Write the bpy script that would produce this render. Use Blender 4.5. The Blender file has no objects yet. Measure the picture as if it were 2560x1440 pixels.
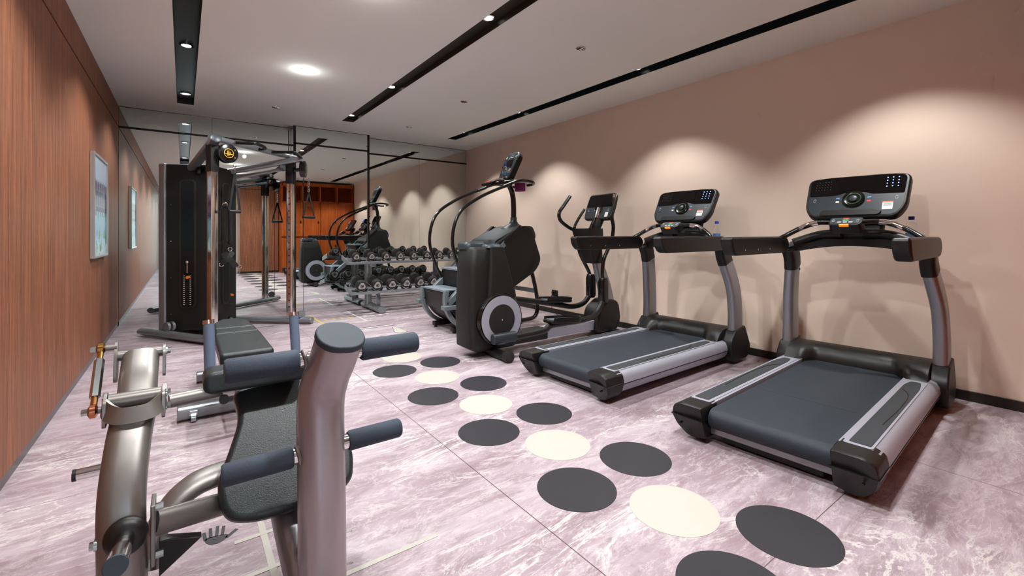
import bpy, bmesh, math, random
from mathutils import Vector, Matrix, Euler
S = bpy.context.scene
COL = S.collection
PI = math.pi
R = math.radians

# ------------------------------------------------------------ materials
def srgb(r, g, b):
    def f(c):
        c /= 255.0
        return c / 12.92 if c <= 0.04045 else ((c + 0.055) / 1.055) ** 2.4
    return (f(r), f(g), f(b), 1.0)

def base_mat(name):
    m = bpy.data.materials.new(name); m.use_nodes = True
    nt = m.node_tree
    return m, nt, nt.nodes, nt.links, nt.nodes['Principled BSDF']

def mat(name, col, rough=0.5, metal=0.0, spec=0.5, bump=0.0, bscale=200.0, var=0.0, vscale=6.0, coat=0.0, emit=None, estr=0.0, trans=0.0, ior=1.45):
    m, nt, N, L, P = base_mat(name)
    P.inputs['Base Color'].default_value = col
    P.inputs['Roughness'].default_value = rough
    P.inputs['Metallic'].default_value = metal
    P.inputs['Specular IOR Level'].default_value = spec
    P.inputs['Coat Weight'].default_value = coat
    P.inputs['Transmission Weight'].default_value = trans
    P.inputs['IOR'].default_value = ior
    if emit:
        P.inputs['Emission Color'].default_value = emit
        P.inputs['Emission Strength'].default_value = estr
    tc = N.new('ShaderNodeTexCoord')
    if var > 0:
        n = N.new('ShaderNodeTexNoise'); n.inputs['Scale'].default_value = vscale; n.inputs['Detail'].default_value = 4
        L.new(tc.outputs['Object'], n.inputs['Vector'])
        mx = N.new('ShaderNodeMix'); mx.data_type = 'RGBA'
        mx.inputs[6].default_value = tuple(c * (1 - var) for c in col[:3]) + (1,)
        mx.inputs[7].default_value = tuple(min(1, c * (1 + var)) for c in col[:3]) + (1,)
        L.new(n.outputs['Fac'], mx.inputs[0]); L.new(mx.outputs[2], P.inputs['Base Color'])
    if bump > 0:
        n = N.new('ShaderNodeTexNoise'); n.inputs['Scale'].default_value = bscale; n.inputs['Detail'].default_value = 2
        L.new(tc.outputs['Object'], n.inputs['Vector'])
        b = N.new('ShaderNodeBump'); b.inputs['Strength'].default_value = bump; b.inputs['Distance'].default_value = 0.002
        L.new(n.outputs['Fac'], b.inputs['Height']); L.new(b.outputs['Normal'], P.inputs['Normal'])
    return m

def wood_mat(name, c1, c2, c3, rough=0.5, scale=1.0):
    m, nt, N, L, P = base_mat(name)
    tc = N.new('ShaderNodeTexCoord')
    mp = N.new('ShaderNodeMapping'); mp.inputs['Scale'].default_value = (1, 1, 0.03)
    L.new(tc.outputs['Object'], mp.inputs['Vector'])
    n1 = N.new('ShaderNodeTexNoise'); n1.inputs['Scale'].default_value = 60 * scale; n1.inputs['Detail'].default_value = 5; n1.inputs['Roughness'].default_value = 0.65
    n2 = N.new('ShaderNodeTexNoise'); n2.inputs['Scale'].default_value = 7 * scale; n2.inputs['Detail'].default_value = 3
    n3 = N.new('ShaderNodeTexNoise'); n3.inputs['Scale'].default_value = 420 * scale; n3.inputs['Detail'].default_value = 2
    for n in (n1, n2, n3): L.new(mp.outputs[0], n.inputs['Vector'])
    r = N.new('ShaderNodeValToRGB'); r.color_ramp.elements[0].position = 0.35; r.color_ramp.elements[0].color = c1
    r.color_ramp.elements[1].position = 0.65; r.color_ramp.elements[1].color = c2
    L.new(n1.outputs['Fac'], r.inputs[0])
    mx = N.new('ShaderNodeMix'); mx.data_type = 'RGBA'; mx.inputs[7].default_value = c3
    mr = N.new('ShaderNodeMapRange'); mr.inputs[1].default_value = 0.42; mr.inputs[2].default_value = 0.7; mr.inputs[4].default_value = 0.6
    L.new(n2.outputs['Fac'], mr.inputs[0]); L.new(mr.outputs[0], mx.inputs[0]); L.new(r.outputs[0], mx.inputs[6])
    mx2 = N.new('ShaderNodeMix'); mx2.data_type = 'RGBA'; mx2.blend_type = 'MULTIPLY'; mx2.inputs[0].default_value = 0.5
    r3 = N.new('ShaderNodeValToRGB'); r3.color_ramp.elements[0].position = 0.38; r3.color_ramp.elements[0].color = (0.5, 0.45, 0.42, 1)
    r3.color_ramp.elements[1].position = 0.55; r3.color_ramp.elements[1].color = (1, 1, 1, 1)
    L.new(n3.outputs['Fac'], r3.inputs[0]); L.new(mx.outputs[2], mx2.inputs[6]); L.new(r3.outputs[0], mx2.inputs[7])
    L.new(mx2.outputs[2], P.inputs['Base Color'])
    P.inputs['Roughness'].default_value = rough; P.inputs['Specular IOR Level'].default_value = 0.22
    return m

def marble_mat():
    m, nt, N, L, P = base_mat('mauve_marble_floor')
    tc = N.new('ShaderNodeTexCoord')
    def noise(vec, scale, detail=6, rough=0.6, dist=0.0):
        n = N.new('ShaderNodeTexNoise'); n.inputs['Scale'].default_value = scale; n.inputs['Detail'].default_value = detail
        n.inputs['Roughness'].default_value = rough; n.inputs['Distortion'].default_value = dist
        L.new(vec, n.inputs['Vector']); return n.outputs['Fac']
    def ramp(fac, stops):
        r = N.new('ShaderNodeValToRGB'); e = r.color_ramp.elements
        while len(e) < len(stops): e.new(0.5)
        for el, (p, c) in zip(e, stops): el.position = p; el.color = c
        L.new(fac, r.inputs[0]); return r.outputs[0]
    def mix(fac, a, b, mode='MIX', f=None):
        x = N.new('ShaderNodeMix'); x.data_type = 'RGBA'; x.blend_type = mode
        if fac is None: x.inputs[0].default_value = f
        else: L.new(fac, x.inputs[0])
        L.new(a, x.inputs[6])
        if isinstance(b, tuple): x.inputs[7].default_value = b
        else: L.new(b, x.inputs[7])
        return x.outputs[2]
    mp = N.new('ShaderNodeMapping'); mp.inputs['Rotation'].default_value = (0, 0, R(-38)); mp.inputs['Scale'].default_value = (0.75, 2.4, 1)
    L.new(tc.outputs['Object'], mp.inputs['Vector'])
    v = mp.outputs[0]; o = tc.outputs['Object']
    W = (1, 1, 1, 1); K = (0, 0, 0, 1)
    c = ramp(noise(v, 1.0, 8, 0.66, 0.8), [(0.30, srgb(132, 113, 119)), (0.44, srgb(156, 138, 146)), (0.55, srgb(171, 155, 163)), (0.70, srgb(192, 183, 187))])
    c = mix(ramp(noise(v, 3.0, 10, 0.78, 0.9), [(0.49, K), (0.60, (0.7, 0.7, 0.7, 1))]), c, srgb(134, 114, 120))
    c = mix(ramp(noise(v, 7.0, 10, 0.82, 0.8), [(0.53, K), (0.64, (0.7, 0.7, 0.7, 1))]), c, srgb(196, 188, 191))
    # pale branching veins of uneven strength
    gate = ramp(noise(v, 0.9, 3, 0.5), [(0.46, K), (0.56, W)])
    nv = ramp(noise(v, 1.2, 11, 0.68, 1.2), [(0.482, K), (0.496, (0.85, 0.85, 0.85, 1)), (0.504, (0.85, 0.85, 0.85, 1)), (0.52, K)])
    c = mix(mix(None, nv, gate, 'MULTIPLY', 1.0), c, srgb(206, 201, 198))
    nv2 = ramp(noise(v, 4.2, 10, 0.72, 1.1), [(0.488, K), (0.5, (0.75, 0.75, 0.75, 1)), (0.512, K)])
    c = mix(nv2, c, srgb(202, 194, 196))
    # fine dark flecks
    nf = noise(v, 22, 10, 0.82, 0.6)
    c = mix(ramp(nf, [(0.57, K), (0.68, (0.6, 0.6, 0.6, 1))]), c, srgb(112, 84, 90))
    # seams between slabs
    sep = N.new('ShaderNodeSeparateXYZ'); L.new(o, sep.inputs[0])
    def seam(axis, off, period, w):
        a = N.new('ShaderNodeMath'); a.operation = 'ADD'; L.new(sep.outputs[axis], a.inputs[0]); a.inputs[1].default_value = off + 50 * period
        b = N.new('ShaderNodeMath'); b.operation = 'MODULO'; L.new(a.outputs[0], b.inputs[0]); b.inputs[1].default_value = period
        d = N.new('ShaderNodeMath'); d.operation = 'LESS_THAN'; L.new(b.outputs[0], d.inputs[0]); d.inputs[1].default_value = w
        return d.outputs[0]
    s1 = seam(0, -1.118, 1.8, 0.004); s2 = seam(1, -0.72, 1.95, 0.003)
    mxs = N.new('ShaderNodeMath'); mxs.operation = 'MAXIMUM'; L.new(s1, mxs.inputs[0]); L.new(s2, mxs.inputs[1])
    c = mix(mxs.outputs[0], c, srgb(80, 66, 66))
    L.new(c, P.inputs['Base Color'])
    P.inputs['Roughness'].default_value = 0.36
    P.inputs['Specular IOR Level'].default_value = 0.4
    return m

def belt_mat():
    m = mat('belt_rubber', srgb(34, 42, 51), 0.62, bump=0.35, bscale=420, var=0.25, vscale=260)
    return m

def art_mat(c_top, c_mid, c_bot, dark, name):
    # framed glass print: pale top, dark lattice middle, pale bottom
    m, nt, N, L, P = base_mat(name)
    tc = N.new('ShaderNodeTexCoord'); sep = N.new('ShaderNodeSeparateXYZ'); L.new(tc.outputs['Generated'], sep.inputs[0])
    r = N.new('ShaderNodeValToRGB'); e = r.color_ramp.elements
    e[0].position = 0.0; e[0].color = srgb(190, 205, 210)
    e[1].position = 1.0; e[1].color = c_top
    for p, c in ((0.14, srgb(150, 180, 195)), (0.2, c_bot), (0.42, c_bot), (0.52, c_mid), (0.72, c_mid), (0.78, c_top)):
        x = e.new(p); x.color = c
    L.new(sep.outputs[2], r.inputs[0])
    w = N.new('ShaderNodeTexWave'); w.wave_type = 'BANDS'; w.bands_direction = 'Y'; w.inputs['Scale'].default_value = 2.0
    L.new(tc.outputs['Generated'], w.inputs['Vector'])
    gt = N.new('ShaderNodeMath'); gt.operation = 'LESS_THAN'; L.new(w.outputs['Fac'], gt.inputs[0]); gt.inputs[1].default_value = 0.3
    w2 = N.new('ShaderNodeTexWave'); w2.wave_type = 'BANDS'; w2.bands_direction = 'Z'; w2.inputs['Scale'].default_value = 2.0
    L.new(tc.outputs['Generated'], w2.inputs['Vector'])
    gt2 = N.new('ShaderNodeMath'); gt2.operation = 'LESS_THAN'; L.new(w2.outputs['Fac'], gt2.inputs[0]); gt2.inputs[1].default_value = 0.22
    mx = N.new('ShaderNodeMath'); mx.operation = 'MAXIMUM'; L.new(gt.outputs[0], mx.inputs[0]); L.new(gt2.outputs[0], mx.inputs[1])
    a = N.new('ShaderNodeMath'); a.operation = 'GREATER_THAN'; L.new(sep.outputs[2], a.inputs[0]); a.inputs[1].default_value = 0.4
    b = N.new('ShaderNodeMath'); b.operation = 'LESS_THAN'; L.new(sep.outputs[2], b.inputs[0]); b.inputs[1].default_value = 0.75
    ab = N.new('ShaderNodeMath'); ab.operation = 'MULTIPLY'; L.new(a.outputs[0], ab.inputs[0]); L.new(b.outputs[0], ab.inputs[1])
    al = N.new('ShaderNodeMath'); al.operation = 'MULTIPLY'; L.new(ab.outputs[0], al.inputs[0]); L.new(mx.outputs[0], al.inputs[1])
    mc = N.new('ShaderNodeMix'); mc.data_type = 'RGBA'; L.new(al.outputs[0], mc.inputs[0]); L.new(r.outputs[0], mc.inputs[6]); mc.inputs[7].default_value = dark
    # green foliage specks low down
    n = N.new('ShaderNodeTexNoise'); n.inputs['Scale'].default_value = 8; L.new(tc.outputs['Generated'], n.inputs['Vector'])
    g = N.new('ShaderNodeMath'); g.operation = 'GREATER_THAN'; L.new(n.outputs['Fac'], g.inputs[0]); g.inputs[1].default_value = 0.57
    lo = N.new('ShaderNodeMath'); lo.operation = 'LESS_THAN'; L.new(sep.outputs[2], lo.inputs[0]); lo.inputs[1].default_value = 0.42
    gl = N.new('ShaderNodeMath'); gl.operation = 'MULTIPLY'; L.new(g.outputs[0], gl.inputs[0]); L.new(lo.outputs[0], gl.inputs[1])
    m2 = N.new('ShaderNodeMix'); m2.data_type = 'RGBA'; L.new(gl.outputs[0], m2.inputs[0]); L.new(mc.outputs[2], m2.inputs[6]); m2.inputs[7].default_value = srgb(60, 130, 80)
    L.new(m2.outputs[2], P.inputs['Base Color']); P.inputs['Roughness'].default_value = 0.35; P.inputs['Specular IOR Level'].default_value = 0.25
    return m

M = {}
M['floor'] = marble_mat()
M['wood'] = wood_mat('walnut_wall_panel', srgb(112, 70, 50), srgb(164, 106, 76), srgb(122, 80, 58))
M['locker_wood'] = wood_mat('orange_locker_wood', srgb(160, 74, 30), srgb(204, 104, 46), srgb(150, 66, 26), 0.3)
M['ceiling'] = mat('ceiling_paint', srgb(236, 241, 234), 0.9, bump=0.02, bscale=60)
M['plaster'] = mat('beige_wall_covering', srgb(221, 200, 182), 0.75, bump=0.12, bscale=350, var=0.03, vscale=2)
M['mirror'] = mat('mirror_glass', (0.80, 0.86, 0.84, 1), 0.0, 1.0)
M['mirror_top'] = mat('mirror_glass_upper', (0.74, 0.83, 0.81, 1), 0.0, 1.0)
M['blackmetal'] = mat('black_trim_metal', srgb(26, 22, 16), 0.35, 0.3)
M['slot1'] = mat('slot_lining_black', srgb(10, 13, 13), 0.4, 0.0)
M['slot2'] = mat('slot_lining_olive', srgb(48, 44, 30), 0.45)
M['slot3'] = mat('slot_lining_teal', srgb(22, 36, 38), 0.4)
M['baseboard'] = mat('baseboard_black', srgb(34, 30, 24), 0.45)
M['kick'] = mat('grey_stone_kick', srgb(72, 68, 64), 0.3, var=0.35, vscale=9)
M['door_glass'] = mat('doorway_glass', (0.9, 0.97, 1, 1), 0.02, trans=1.0)
M['lamp'] = mat('lamp_lens', (1, 1, 1, 1), 0.4, emit=(1.0, 0.97, 0.93, 1), estr=9)
M['chrome'] = mat('chrome', (0.78, 0.77, 0.77, 1), 0.08, 1.0)
M['chrome_pole'] = mat('chrome_square_post', (0.72, 0.66, 0.62, 1), 0.14, 1.0)
M['silver'] = mat('silver_paint', srgb(150, 152, 158), 0.34, 0.75, bump=0.03, bscale=900)
M['silver_light'] = mat('silver_trim_paint', srgb(176, 178, 190), 0.38, 0.35)
M['tubegrey'] = mat('grey_tube_paint', srgb(142, 147, 150), 0.28, 0.6)
M['bronze'] = mat('taupe_metallic_paint', srgb(134, 130, 126), 0.4, 0.75, bump=0.06, bscale=1400, var=0.08, vscale=7)
M['bronze_gloss'] = mat('glossy_taupe_metallic_paint', srgb(156, 146, 149), 0.3, 0.6, bump=0.02, bscale=900)
M['black'] = mat('black_plastic', srgb(19, 18, 17), 0.42, bump=0.05, bscale=700)
M['blackgloss'] = mat('gloss_black_tube', srgb(15, 15, 13), 0.2, coat=0.3)
M['darkplate'] = mat('textured_black_shroud', srgb(17, 17, 14), 0.55, bump=0.25, bscale=500)
M['screen'] = mat('dark_glass_screen', srgb(3, 3, 4), 0.06)
M['panelgrey'] = mat('console_grey_panel', srgb(42, 49, 53), 0.4)
M['rim'] = mat('window_rim_plastic', srgb(38, 38, 32), 0.4)
M['pedal_grey'] = mat('ribbed_pedal_rubber', srgb(84, 94, 100), 0.6, bump=0.4, bscale=300)
M['foam'] = mat('blue_grey_foam', srgb(50, 60, 73), 0.75, bump=0.3, bscale=180, var=0.12, vscale=9)
M['foamgrip'] = mat('slate_foam_grip', srgb(88, 102, 122), 0.7, bump=0.1, bscale=200)
M['cap'] = mat('slate_rubber_cap', srgb(44, 54, 63), 0.6)
M['leather'] = mat('black_leather', srgb(36, 42, 44), 0.38, bump=0.35, bscale=330)
M['leather_dark'] = mat('black_leather_side', srgb(26, 27, 26), 0.35, bump=0.3, bscale=330)
M['stitch'] = mat('stitching', srgb(20, 20, 20), 0.7)
M['rubber'] = mat('rubber_head', srgb(34, 31, 30), 0.55, bump=0.1, bscale=300)
M['label_grey'] = mat('dumbbell_label_grey', srgb(178, 176, 172), 0.35, 0.4)
M['belt'] = belt_mat()
M['deck_insert'] = mat('ribbed_deck_insert', srgb(50, 54, 58), 0.6, bump=0.3, bscale=500)
M['brass'] = mat('brass_rod_end', srgb(190, 140, 80), 0.22, 1.0)
M['copper'] = mat('copper_rod_end', srgb(196, 128, 96), 0.25, 1.0)
M['zinc'] = mat('zinc_bolt', srgb(190, 198, 200), 0.22, 1.0)
M['dotblack'] = mat('charcoal_floor_paint', srgb(40, 39, 44), 0.5, var=0.05, vscale=20)
M['dotcream'] = mat('cream_floor_paint', srgb(184, 180, 170), 0.45, var=0.03, vscale=20)
M['yellow'] = mat('yellow_floor_paint', srgb(206, 182, 70), 0.5)
M['linegrey'] = mat('pale_floor_paint', srgb(214, 208, 198), 0.5)
M['blueled'] = mat('blue_led', (0.02, 0.05, 0.6, 1), 0.4, emit=(0.12, 0.3, 1, 1), estr=5)
M['green'] = mat('green_key', srgb(50, 170, 90), 0.4, emit=srgb(50, 170, 90), estr=0.25)
M['ringgreen'] = mat('dim_green_ring', srgb(46, 96, 66), 0.4)
M['red'] = mat('red_key', srgb(214, 50, 48), 0.4, emit=srgb(214, 50, 48), estr=0.25)
M['orange'] = mat('orange_stop_bar', srgb(246, 150, 40), 0.4, emit=srgb(246, 140, 30), estr=0.3)
M['orange_dark'] = mat('orange_knob', srgb(226, 118, 30), 0.4)
M['white'] = mat('white_print', srgb(228, 228, 226), 0.5)
M['white_led'] = mat('white_icon', srgb(210, 220, 225), 0.5, emit=(1, 1, 1, 1), estr=0.15)
M['gold'] = mat('gold_logo', srgb(214, 160, 50), 0.4, 0.2)
M['sticker_orange'] = mat('sticker_orange', srgb(222, 110, 70), 0.5)
M['bluecap'] = mat('blue_bottle_cap', srgb(36, 66, 215), 0.4)
M['bottle'] = mat('clear_bottle_plastic', (0.95, 0.98, 1, 1), 0.03, trans=1.0, ior=1.3)
M['water'] = mat('drinking_water', (0.85, 0.93, 1, 1), 0.0, trans=1.0, ior=1.33)
M['bottle_label'] = mat('blue_bottle_label', srgb(90, 140, 190), 0.4)
M['strap'] = mat('black_webbing', srgb(24, 24, 26), 0.8, bump=0.3, bscale=600)
M['frame_silver'] = mat('brushed_picture_frame', srgb(176, 174, 172), 0.3, 0.8)
M['art'] = art_mat(srgb(150, 162, 178), srgb(112, 100, 112), srgb(112, 150, 172), srgb(40, 24, 62), 'lattice_print')
M['art2'] = art_mat(srgb(88, 60, 50), srgb(90, 56, 44), srgb(70, 120, 110), srgb(40, 34, 44), 'foliage_print')
M['vent'] = mat('vent_slat_grey', srgb(70, 84, 84), 0.4, 0.4)
M['purple'] = mat('magenta_case', srgb(120, 30, 90), 0.4)
M['tread_step'] = mat('ribbed_grey_step', srgb(112, 122, 130), 0.5, bump=0.5, bscale=260)
M['climber_beam'] = mat('pale_grey_beam_paint', srgb(122, 132, 136), 0.4, 0.4)
M['outside'] = mat('pale_corridor_paint', srgb(206, 222, 226), 0.8)

# ------------------------------------------------------------ mesh builder
class G:
    def __init__(s): s.b = bmesh.new()
    def _xf(s, vs, m): bmesh.ops.transform(s.b, matrix=m, verts=vs)
    def box(s, c, d, rot=(0, 0, 0)):
        r = bmesh.ops.create_cube(s.b, size=1.0)
        s._xf(r['verts'], Matrix.Translation(c) @ Euler(rot).to_matrix().to_4x4() @ Matrix.Diagonal((d[0], d[1], d[2], 1)))
        return s
    def quadbox(s, bot, top):      # eight corner solid
        v = [s.b.verts.new(p) for p in list(bot) + list(top)]
        n = len(bot)
        s.b.faces.new(v[:n][::-1]); s.b.faces.new(v[n:])
        for i in range(n): s.b.faces.new((v[i], v[(i + 1) % n], v[n + (i + 1) % n], v[n + i]))
        return s
    def cyl(s, p0, p1, r, r2=None, n=24):
        p0, p1 = Vector(p0), Vector(p1); d = p1 - p0
        o = bmesh.ops.create_cone(s.b, cap_ends=True, segments=n, radius1=r, radius2=r if r2 is None else r2, depth=d.length)
        q = Vector((0, 0, 1)).rotation_difference(d.normalized())
        s._xf(o['verts'], Matrix.Translation((p0 + p1) / 2) @ q.to_matrix().to_4x4())
        return s
    def ball(s, c, r, sc=(1, 1, 1), n=16):
        o = bmesh.ops.create_uvsphere(s.b, u_segments=n, v_segments=n // 2, radius=r)
        s._xf(o['verts'], Matrix.Translation(c) @ Matrix.Diagonal((sc[0], sc[1], sc[2], 1))); return s
    def loft(s, rings, caps=True, closed=True):
        vr = [[s.b.verts.new(p) for p in ring] for ring in rings]
        n = len(vr[0])
        for a, b in zip(vr, vr[1:]):
            for i in range(n if closed else n - 1):
                j = (i + 1) % n
                s.b.faces.new((a[i], a[j], b[j], b[i]))
        if caps:
            s.b.faces.new(vr[0][::-1]); s.b.faces.new(vr[-1])
        return s
    def sweep(s, pts, prof, up=(0, 0, 1), sub=6, scale=None, smooth=True, caps=True):
        pts = spline(pts, sub) if smooth else [Vector(p) for p in pts]
        up = Vector(up); rings = []
        for i, p in enumerate(pts):
            t = (pts[min(i + 1, len(pts) - 1)] - pts[max(i - 1, 0)]).normalized()
            side = up.cross(t)
            if side.length < 1e-4: side = Vector((1, 0, 0)).cross(t)
            side.normalize(); w = t.cross(side)
            k = scale(i / (len(pts) - 1)) if scale else 1
            rings.append([p + side * a * k + w * b * k for a, b in prof])
        return s.loft(rings, caps)
    def tube(s, pts, r, n=12, sub=6, smooth=True, scale=None):
        pts = spline(pts, sub) if smooth else [Vector(p) for p in pts]
        rings = []; side = None
        for i, p in enumerate(pts):
            t = (pts[min(i + 1, len(pts) - 1)] - pts[max(i - 1, 0)]).normalized()
            if side is None:
                side = t.orthogonal().normalized()
            else:
                side = (side - t * side.dot(t)).normalized()
            w = t.cross(side); k = scale(i / (len(pts) - 1)) if scale else 1
            rings.append([p + (side * math.cos(a) + w * math.sin(a)) * r * k for a in [2 * PI * j / n for j in range(n)]])
        return s.loft(rings)
    def prism(s, outline, o, ux, uy, uz, a0, a1):
        o, ux, uy, uz = Vector(o), Vector(ux), Vector(uy), Vector(uz)
        ring = [o + ux * p[0] + uy * p[1] for p in outline]
        return s.loft([[q + uz * a0 for q in ring], [q + uz * a1 for q in ring]])
    def pxz(s, outline, y0, y1):      # outline in XZ, depth along Y
        return s.prism(outline, (0, 0, 0), (1, 0, 0), (0, 0, 1), (0, 1, 0), y0, y1)
    def lathe(s, prof, p0, ax=(0, 0, 1), n=24):
        ax = Vector(ax).normalized(); e = ax.orthogonal().normalized(); f = ax.cross(e); p0 = Vector(p0)
        rings = [[p0 + ax * h + (e * math.cos(a) + f * math.sin(a)) * max(r, 1e-4) for a in [2 * PI * j / n for j in range(n)]] for r, h in prof]
        return s.loft(rings)
    def ring(s, c, ax, R0, r, n=32, k=8, arc=2 * PI, start=0.0):
        ax = Vector(ax).normalized(); e = ax.orthogonal().normalized(); f = ax.cross(e); c = Vector(c)
        rings = []
        cnt = n if arc >= 2 * PI - 1e-6 else n + 1
        for i in range(cnt):
            a = start + arc * i / n; d = e * math.cos(a) + f * math.sin(a)
            rings.append([c + d * (R0 + r * math.cos(b)) + ax * r * math.sin(b) for b in [2 * PI * j / k for j in range(k)]])
        if arc >= 2 * PI - 1e-6:
            vr = [[s.b.verts.new(p) for p in rg] for rg in rings]
            for i in range(n):
                a, b = vr[i], vr[(i + 1) % n]
                for j in range(k): s.b.faces.new((a[j], a[(j + 1) % k], b[(j + 1) % k], b[j]))
        else: s.loft(rings)
        return s
    def out(s, name, m, parent=None, bevel=0.0, seg=3, smooth=True, angle=42, loc=None, label=None):
        bmesh.ops.recalc_face_normals(s.b, faces=s.b.faces)
        me = bpy.data.meshes.new(name); s.b.to_mesh(me); s.b.free()
        if smooth:
            for p in me.polygons: p.use_smooth = True
            me.set_sharp_from_angle(angle=R(angle))
        me.materials.append(M[m] if isinstance(m, str) else m)
        o = bpy.data.objects.new(name, me); COL.objects.link(o)
        if parent: o.parent = parent
        if loc: o.location = loc
        if bevel > 0:
            b = o.modifiers.new('bevel', 'BEVEL'); b.width = bevel; b.segments = seg; b.limit_method = 'ANGLE'; b.angle_limit = R(35); b.harden_normals = True
        if label: o['label'] = label
        return o

def spline(pts, sub):
    P = [Vector(p) for p in pts]
    if len(P) < 3: return P
    out = []
    for i in range(len(P) - 1):
        p0 = P[i - 1] if i > 0 else P[0] * 2 - P[1]
        p1, p2 = P[i], P[i + 1]
        p3 = P[i + 2] if i + 2 < len(P) else P[-1] * 2 - P[-2]
        for k in range(sub):
            t = k / sub
            out.append(0.5 * ((2 * p1) + (p2 - p0) * t + (2 * p0 - 5 * p1 + 4 * p2 - p3) * t * t + (3 * p1 - p0 - 3 * p2 + p3) * t ** 3))
    out.append(P[-1]); return out

def rrect(w, h, r, n=5):
    pts = []
    for cx, cy, a0 in ((w / 2 - r, h / 2 - r, 0), (-w / 2 + r, h / 2 - r, 90), (-w / 2 + r, -h / 2 + r, 180), (w / 2 - r, -h / 2 + r, 270)):
        for k in range(n + 1):
            a = R(a0 + 90 * k / n); pts.append((cx + r * math.cos(a), cy + r * math.sin(a)))
    return pts
def oval(w, h, n=28): return [(w / 2 * math.cos(2 * PI * k / n), h / 2 * math.sin(2 * PI * k / n)) for k in range(n)]
def roundpoly(pts, rad, n=5):
    out = []; N = len(pts)
    for i, p in enumerate(pts):
        p = Vector(p); a = Vector(pts[i - 1]) - p; b = Vector(pts[(i + 1) % N]) - p
        r = rad[i] if isinstance(rad, (list, tuple)) else rad
        d = min(r, a.length * 0.45, b.length * 0.45)
        s0 = p + a.normalized() * d; s1 = p + b.normalized() * d
        for k in range(n + 1):
            t = k / n; q = s0 * (1 - t) ** 2 + p * 2 * t * (1 - t) + s1 * t * t; out.append((q.x, q.y))
    return out

def thing(name, label, cat, loc=(0, 0, 0), rz=0.0, group=None):
    o = bpy.data.objects.new(name, None); COL.objects.link(o)
    o.location = loc; o.rotation_euler = (0, 0, rz); o['label'] = label; o['category'] = cat
    if group: o['group'] = group
    return o
def tag(o, label, cat, group=None):
    o['label'] = label; o['category'] = cat
    if group: o['group'] = group
    return o
def struct(o, label=None):
    o['kind'] = 'structure'
    if label: o['label'] = label
    return o
def dup(root, loc, rz, label, group=None):
    r = root.copy(); COL.objects.link(r); r.location = loc; r.rotation_euler = (0, 0, rz); r['label'] = label
    if group: r['group'] = group
    for ch in list(root.children):
        c = ch.copy(); COL.objects.link(c); c.parent = r
        for g in list(ch.children):
            d = g.copy(); COL.objects.link(d); d.parent = c
    return r

# ------------------------------------------------------------ room
XL, XR, HC, YA, YB, YBACK = -0.64, 4.28, 2.70, 7.30, 7.10, -4.5
FL = struct(G().box(((XL + XR) / 2, (YA + YBACK) / 2, -0.05), (XR - XL + 0.4, YA - YBACK + 0.4, 0.1)).out('floor', 'floor', smooth=False))
FL['label'] = 'mauve and white veined marble floor with painted dots and lines'

def slots():
    return [(-0.06, 0.105, -3.9, 6.72, 'slot1'), (1.775, 1.93, -0.2, 6.42, 'slot2'), (3.51, 3.665, 0.25, 6.60, 'slot3')]
g = G(); t = 0.12
xs = [XL - 0.1]; 
for x0, x1, y0, y1, _ in slots(): xs += [x0, x1]
xs.append(XR + 0.1)
for i in range(len(xs) - 1):
    x0, x1 = xs[i], xs[i + 1]
    if i % 2 == 0: g.box(((x0 + x1) / 2, (YA + YBACK) / 2, HC + t / 2), (x1 - x0, YA - YBACK + 0.2, t))
    else:
        _, _, y0, y1, _ = slots()[i // 2]
        g.box(((x0 + x1) / 2, (YBACK - 0.1 + y0) / 2, HC + t / 2), (x1 - x0, y0 - YBACK + 0.1, t))
        g.box(((x0 + x1) / 2, (YA + 0.1 + y1) / 2, HC + t / 2), (x1 - x0, YA + 0.1 - y1, t))
ceil = struct(g.out('ceiling', 'ceiling', smooth=False))
trim_i = [0]
def trim(g, m, **k):
    trim_i[0] += 1
    return struct(g.out('trim_%d' % trim_i[0], m, smooth=False, **k))
DEP = 0.055
for x0, x1, y0, y1, mm in slots():      # recessed dark channels
    g = G()
    g.box(((x0 + x1) / 2, (y0 + y1) / 2, HC + DEP + 0.004), (x1 - x0 + 0.01, y1 - y0 + 0.01, 0.008))
    for x in (x0 + 0.001, x1 - 0.001): g.box((x, (y0 + y1) / 2, HC + DEP / 2 + 0.001), (0.002, y1 - y0, DEP))
    for y in (y0 + 0.001, y1 - 0.001): g.box(((x0 + x1) / 2, y, HC + DEP / 2 + 0.001), (x1 - x0, 0.002, DEP))
    trim(g, mm)
# plenum above so that no daylight leaks in
struct(G().box(((XL + XR) / 2, (YA + YBACK) / 2, HC + t + 0.03), (XR - XL + 0.4, YA - YBACK + 0.4, 0.06)).out('trim_90', 'slot1', smooth=False))

# left wall: wood panels with a dark shadow joint
g = G()
g.box((XL - 0.06, (YA + YBACK) / 2, (0.055 + 2.436) / 2), (0.12, YA - YBACK, 2.436 - 0.055))
g.box((XL - 0.06, (YA + YBACK) / 2, (2.452 + HC) / 2), (0.12, YA - YBACK, HC - 2.452))
struct(g.out('wall_left', 'wood', smooth=False), 'walnut veneer panelled wall on the left')
trim(G().box((XL - 0.075, (YA + YBACK) / 2, 2.444), (0.12, YA - YBACK, 0.02)), 'blackmetal')
struct(G().box((XL - 0.05, (YA + YBACK) / 2, 0.0275), (0.09, YA - YBACK, 0.055)).out('baseboard_left', 'kick', smooth=False))
# right wall
struct(G().box((XR + 0.06, (YA + 0.0) / 2 - 0.3, HC / 2), (0.12, YA + 1.0, HC)).out('wall_right', 'plaster', smooth=False), 'beige textured wall behind the treadmills')
struct(G().box((XR - 0.006, (YA) / 2 , 0.034), (0.012, YA, 0.068)).out('baseboard_right', 'baseboard', bevel=0.003))
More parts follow.
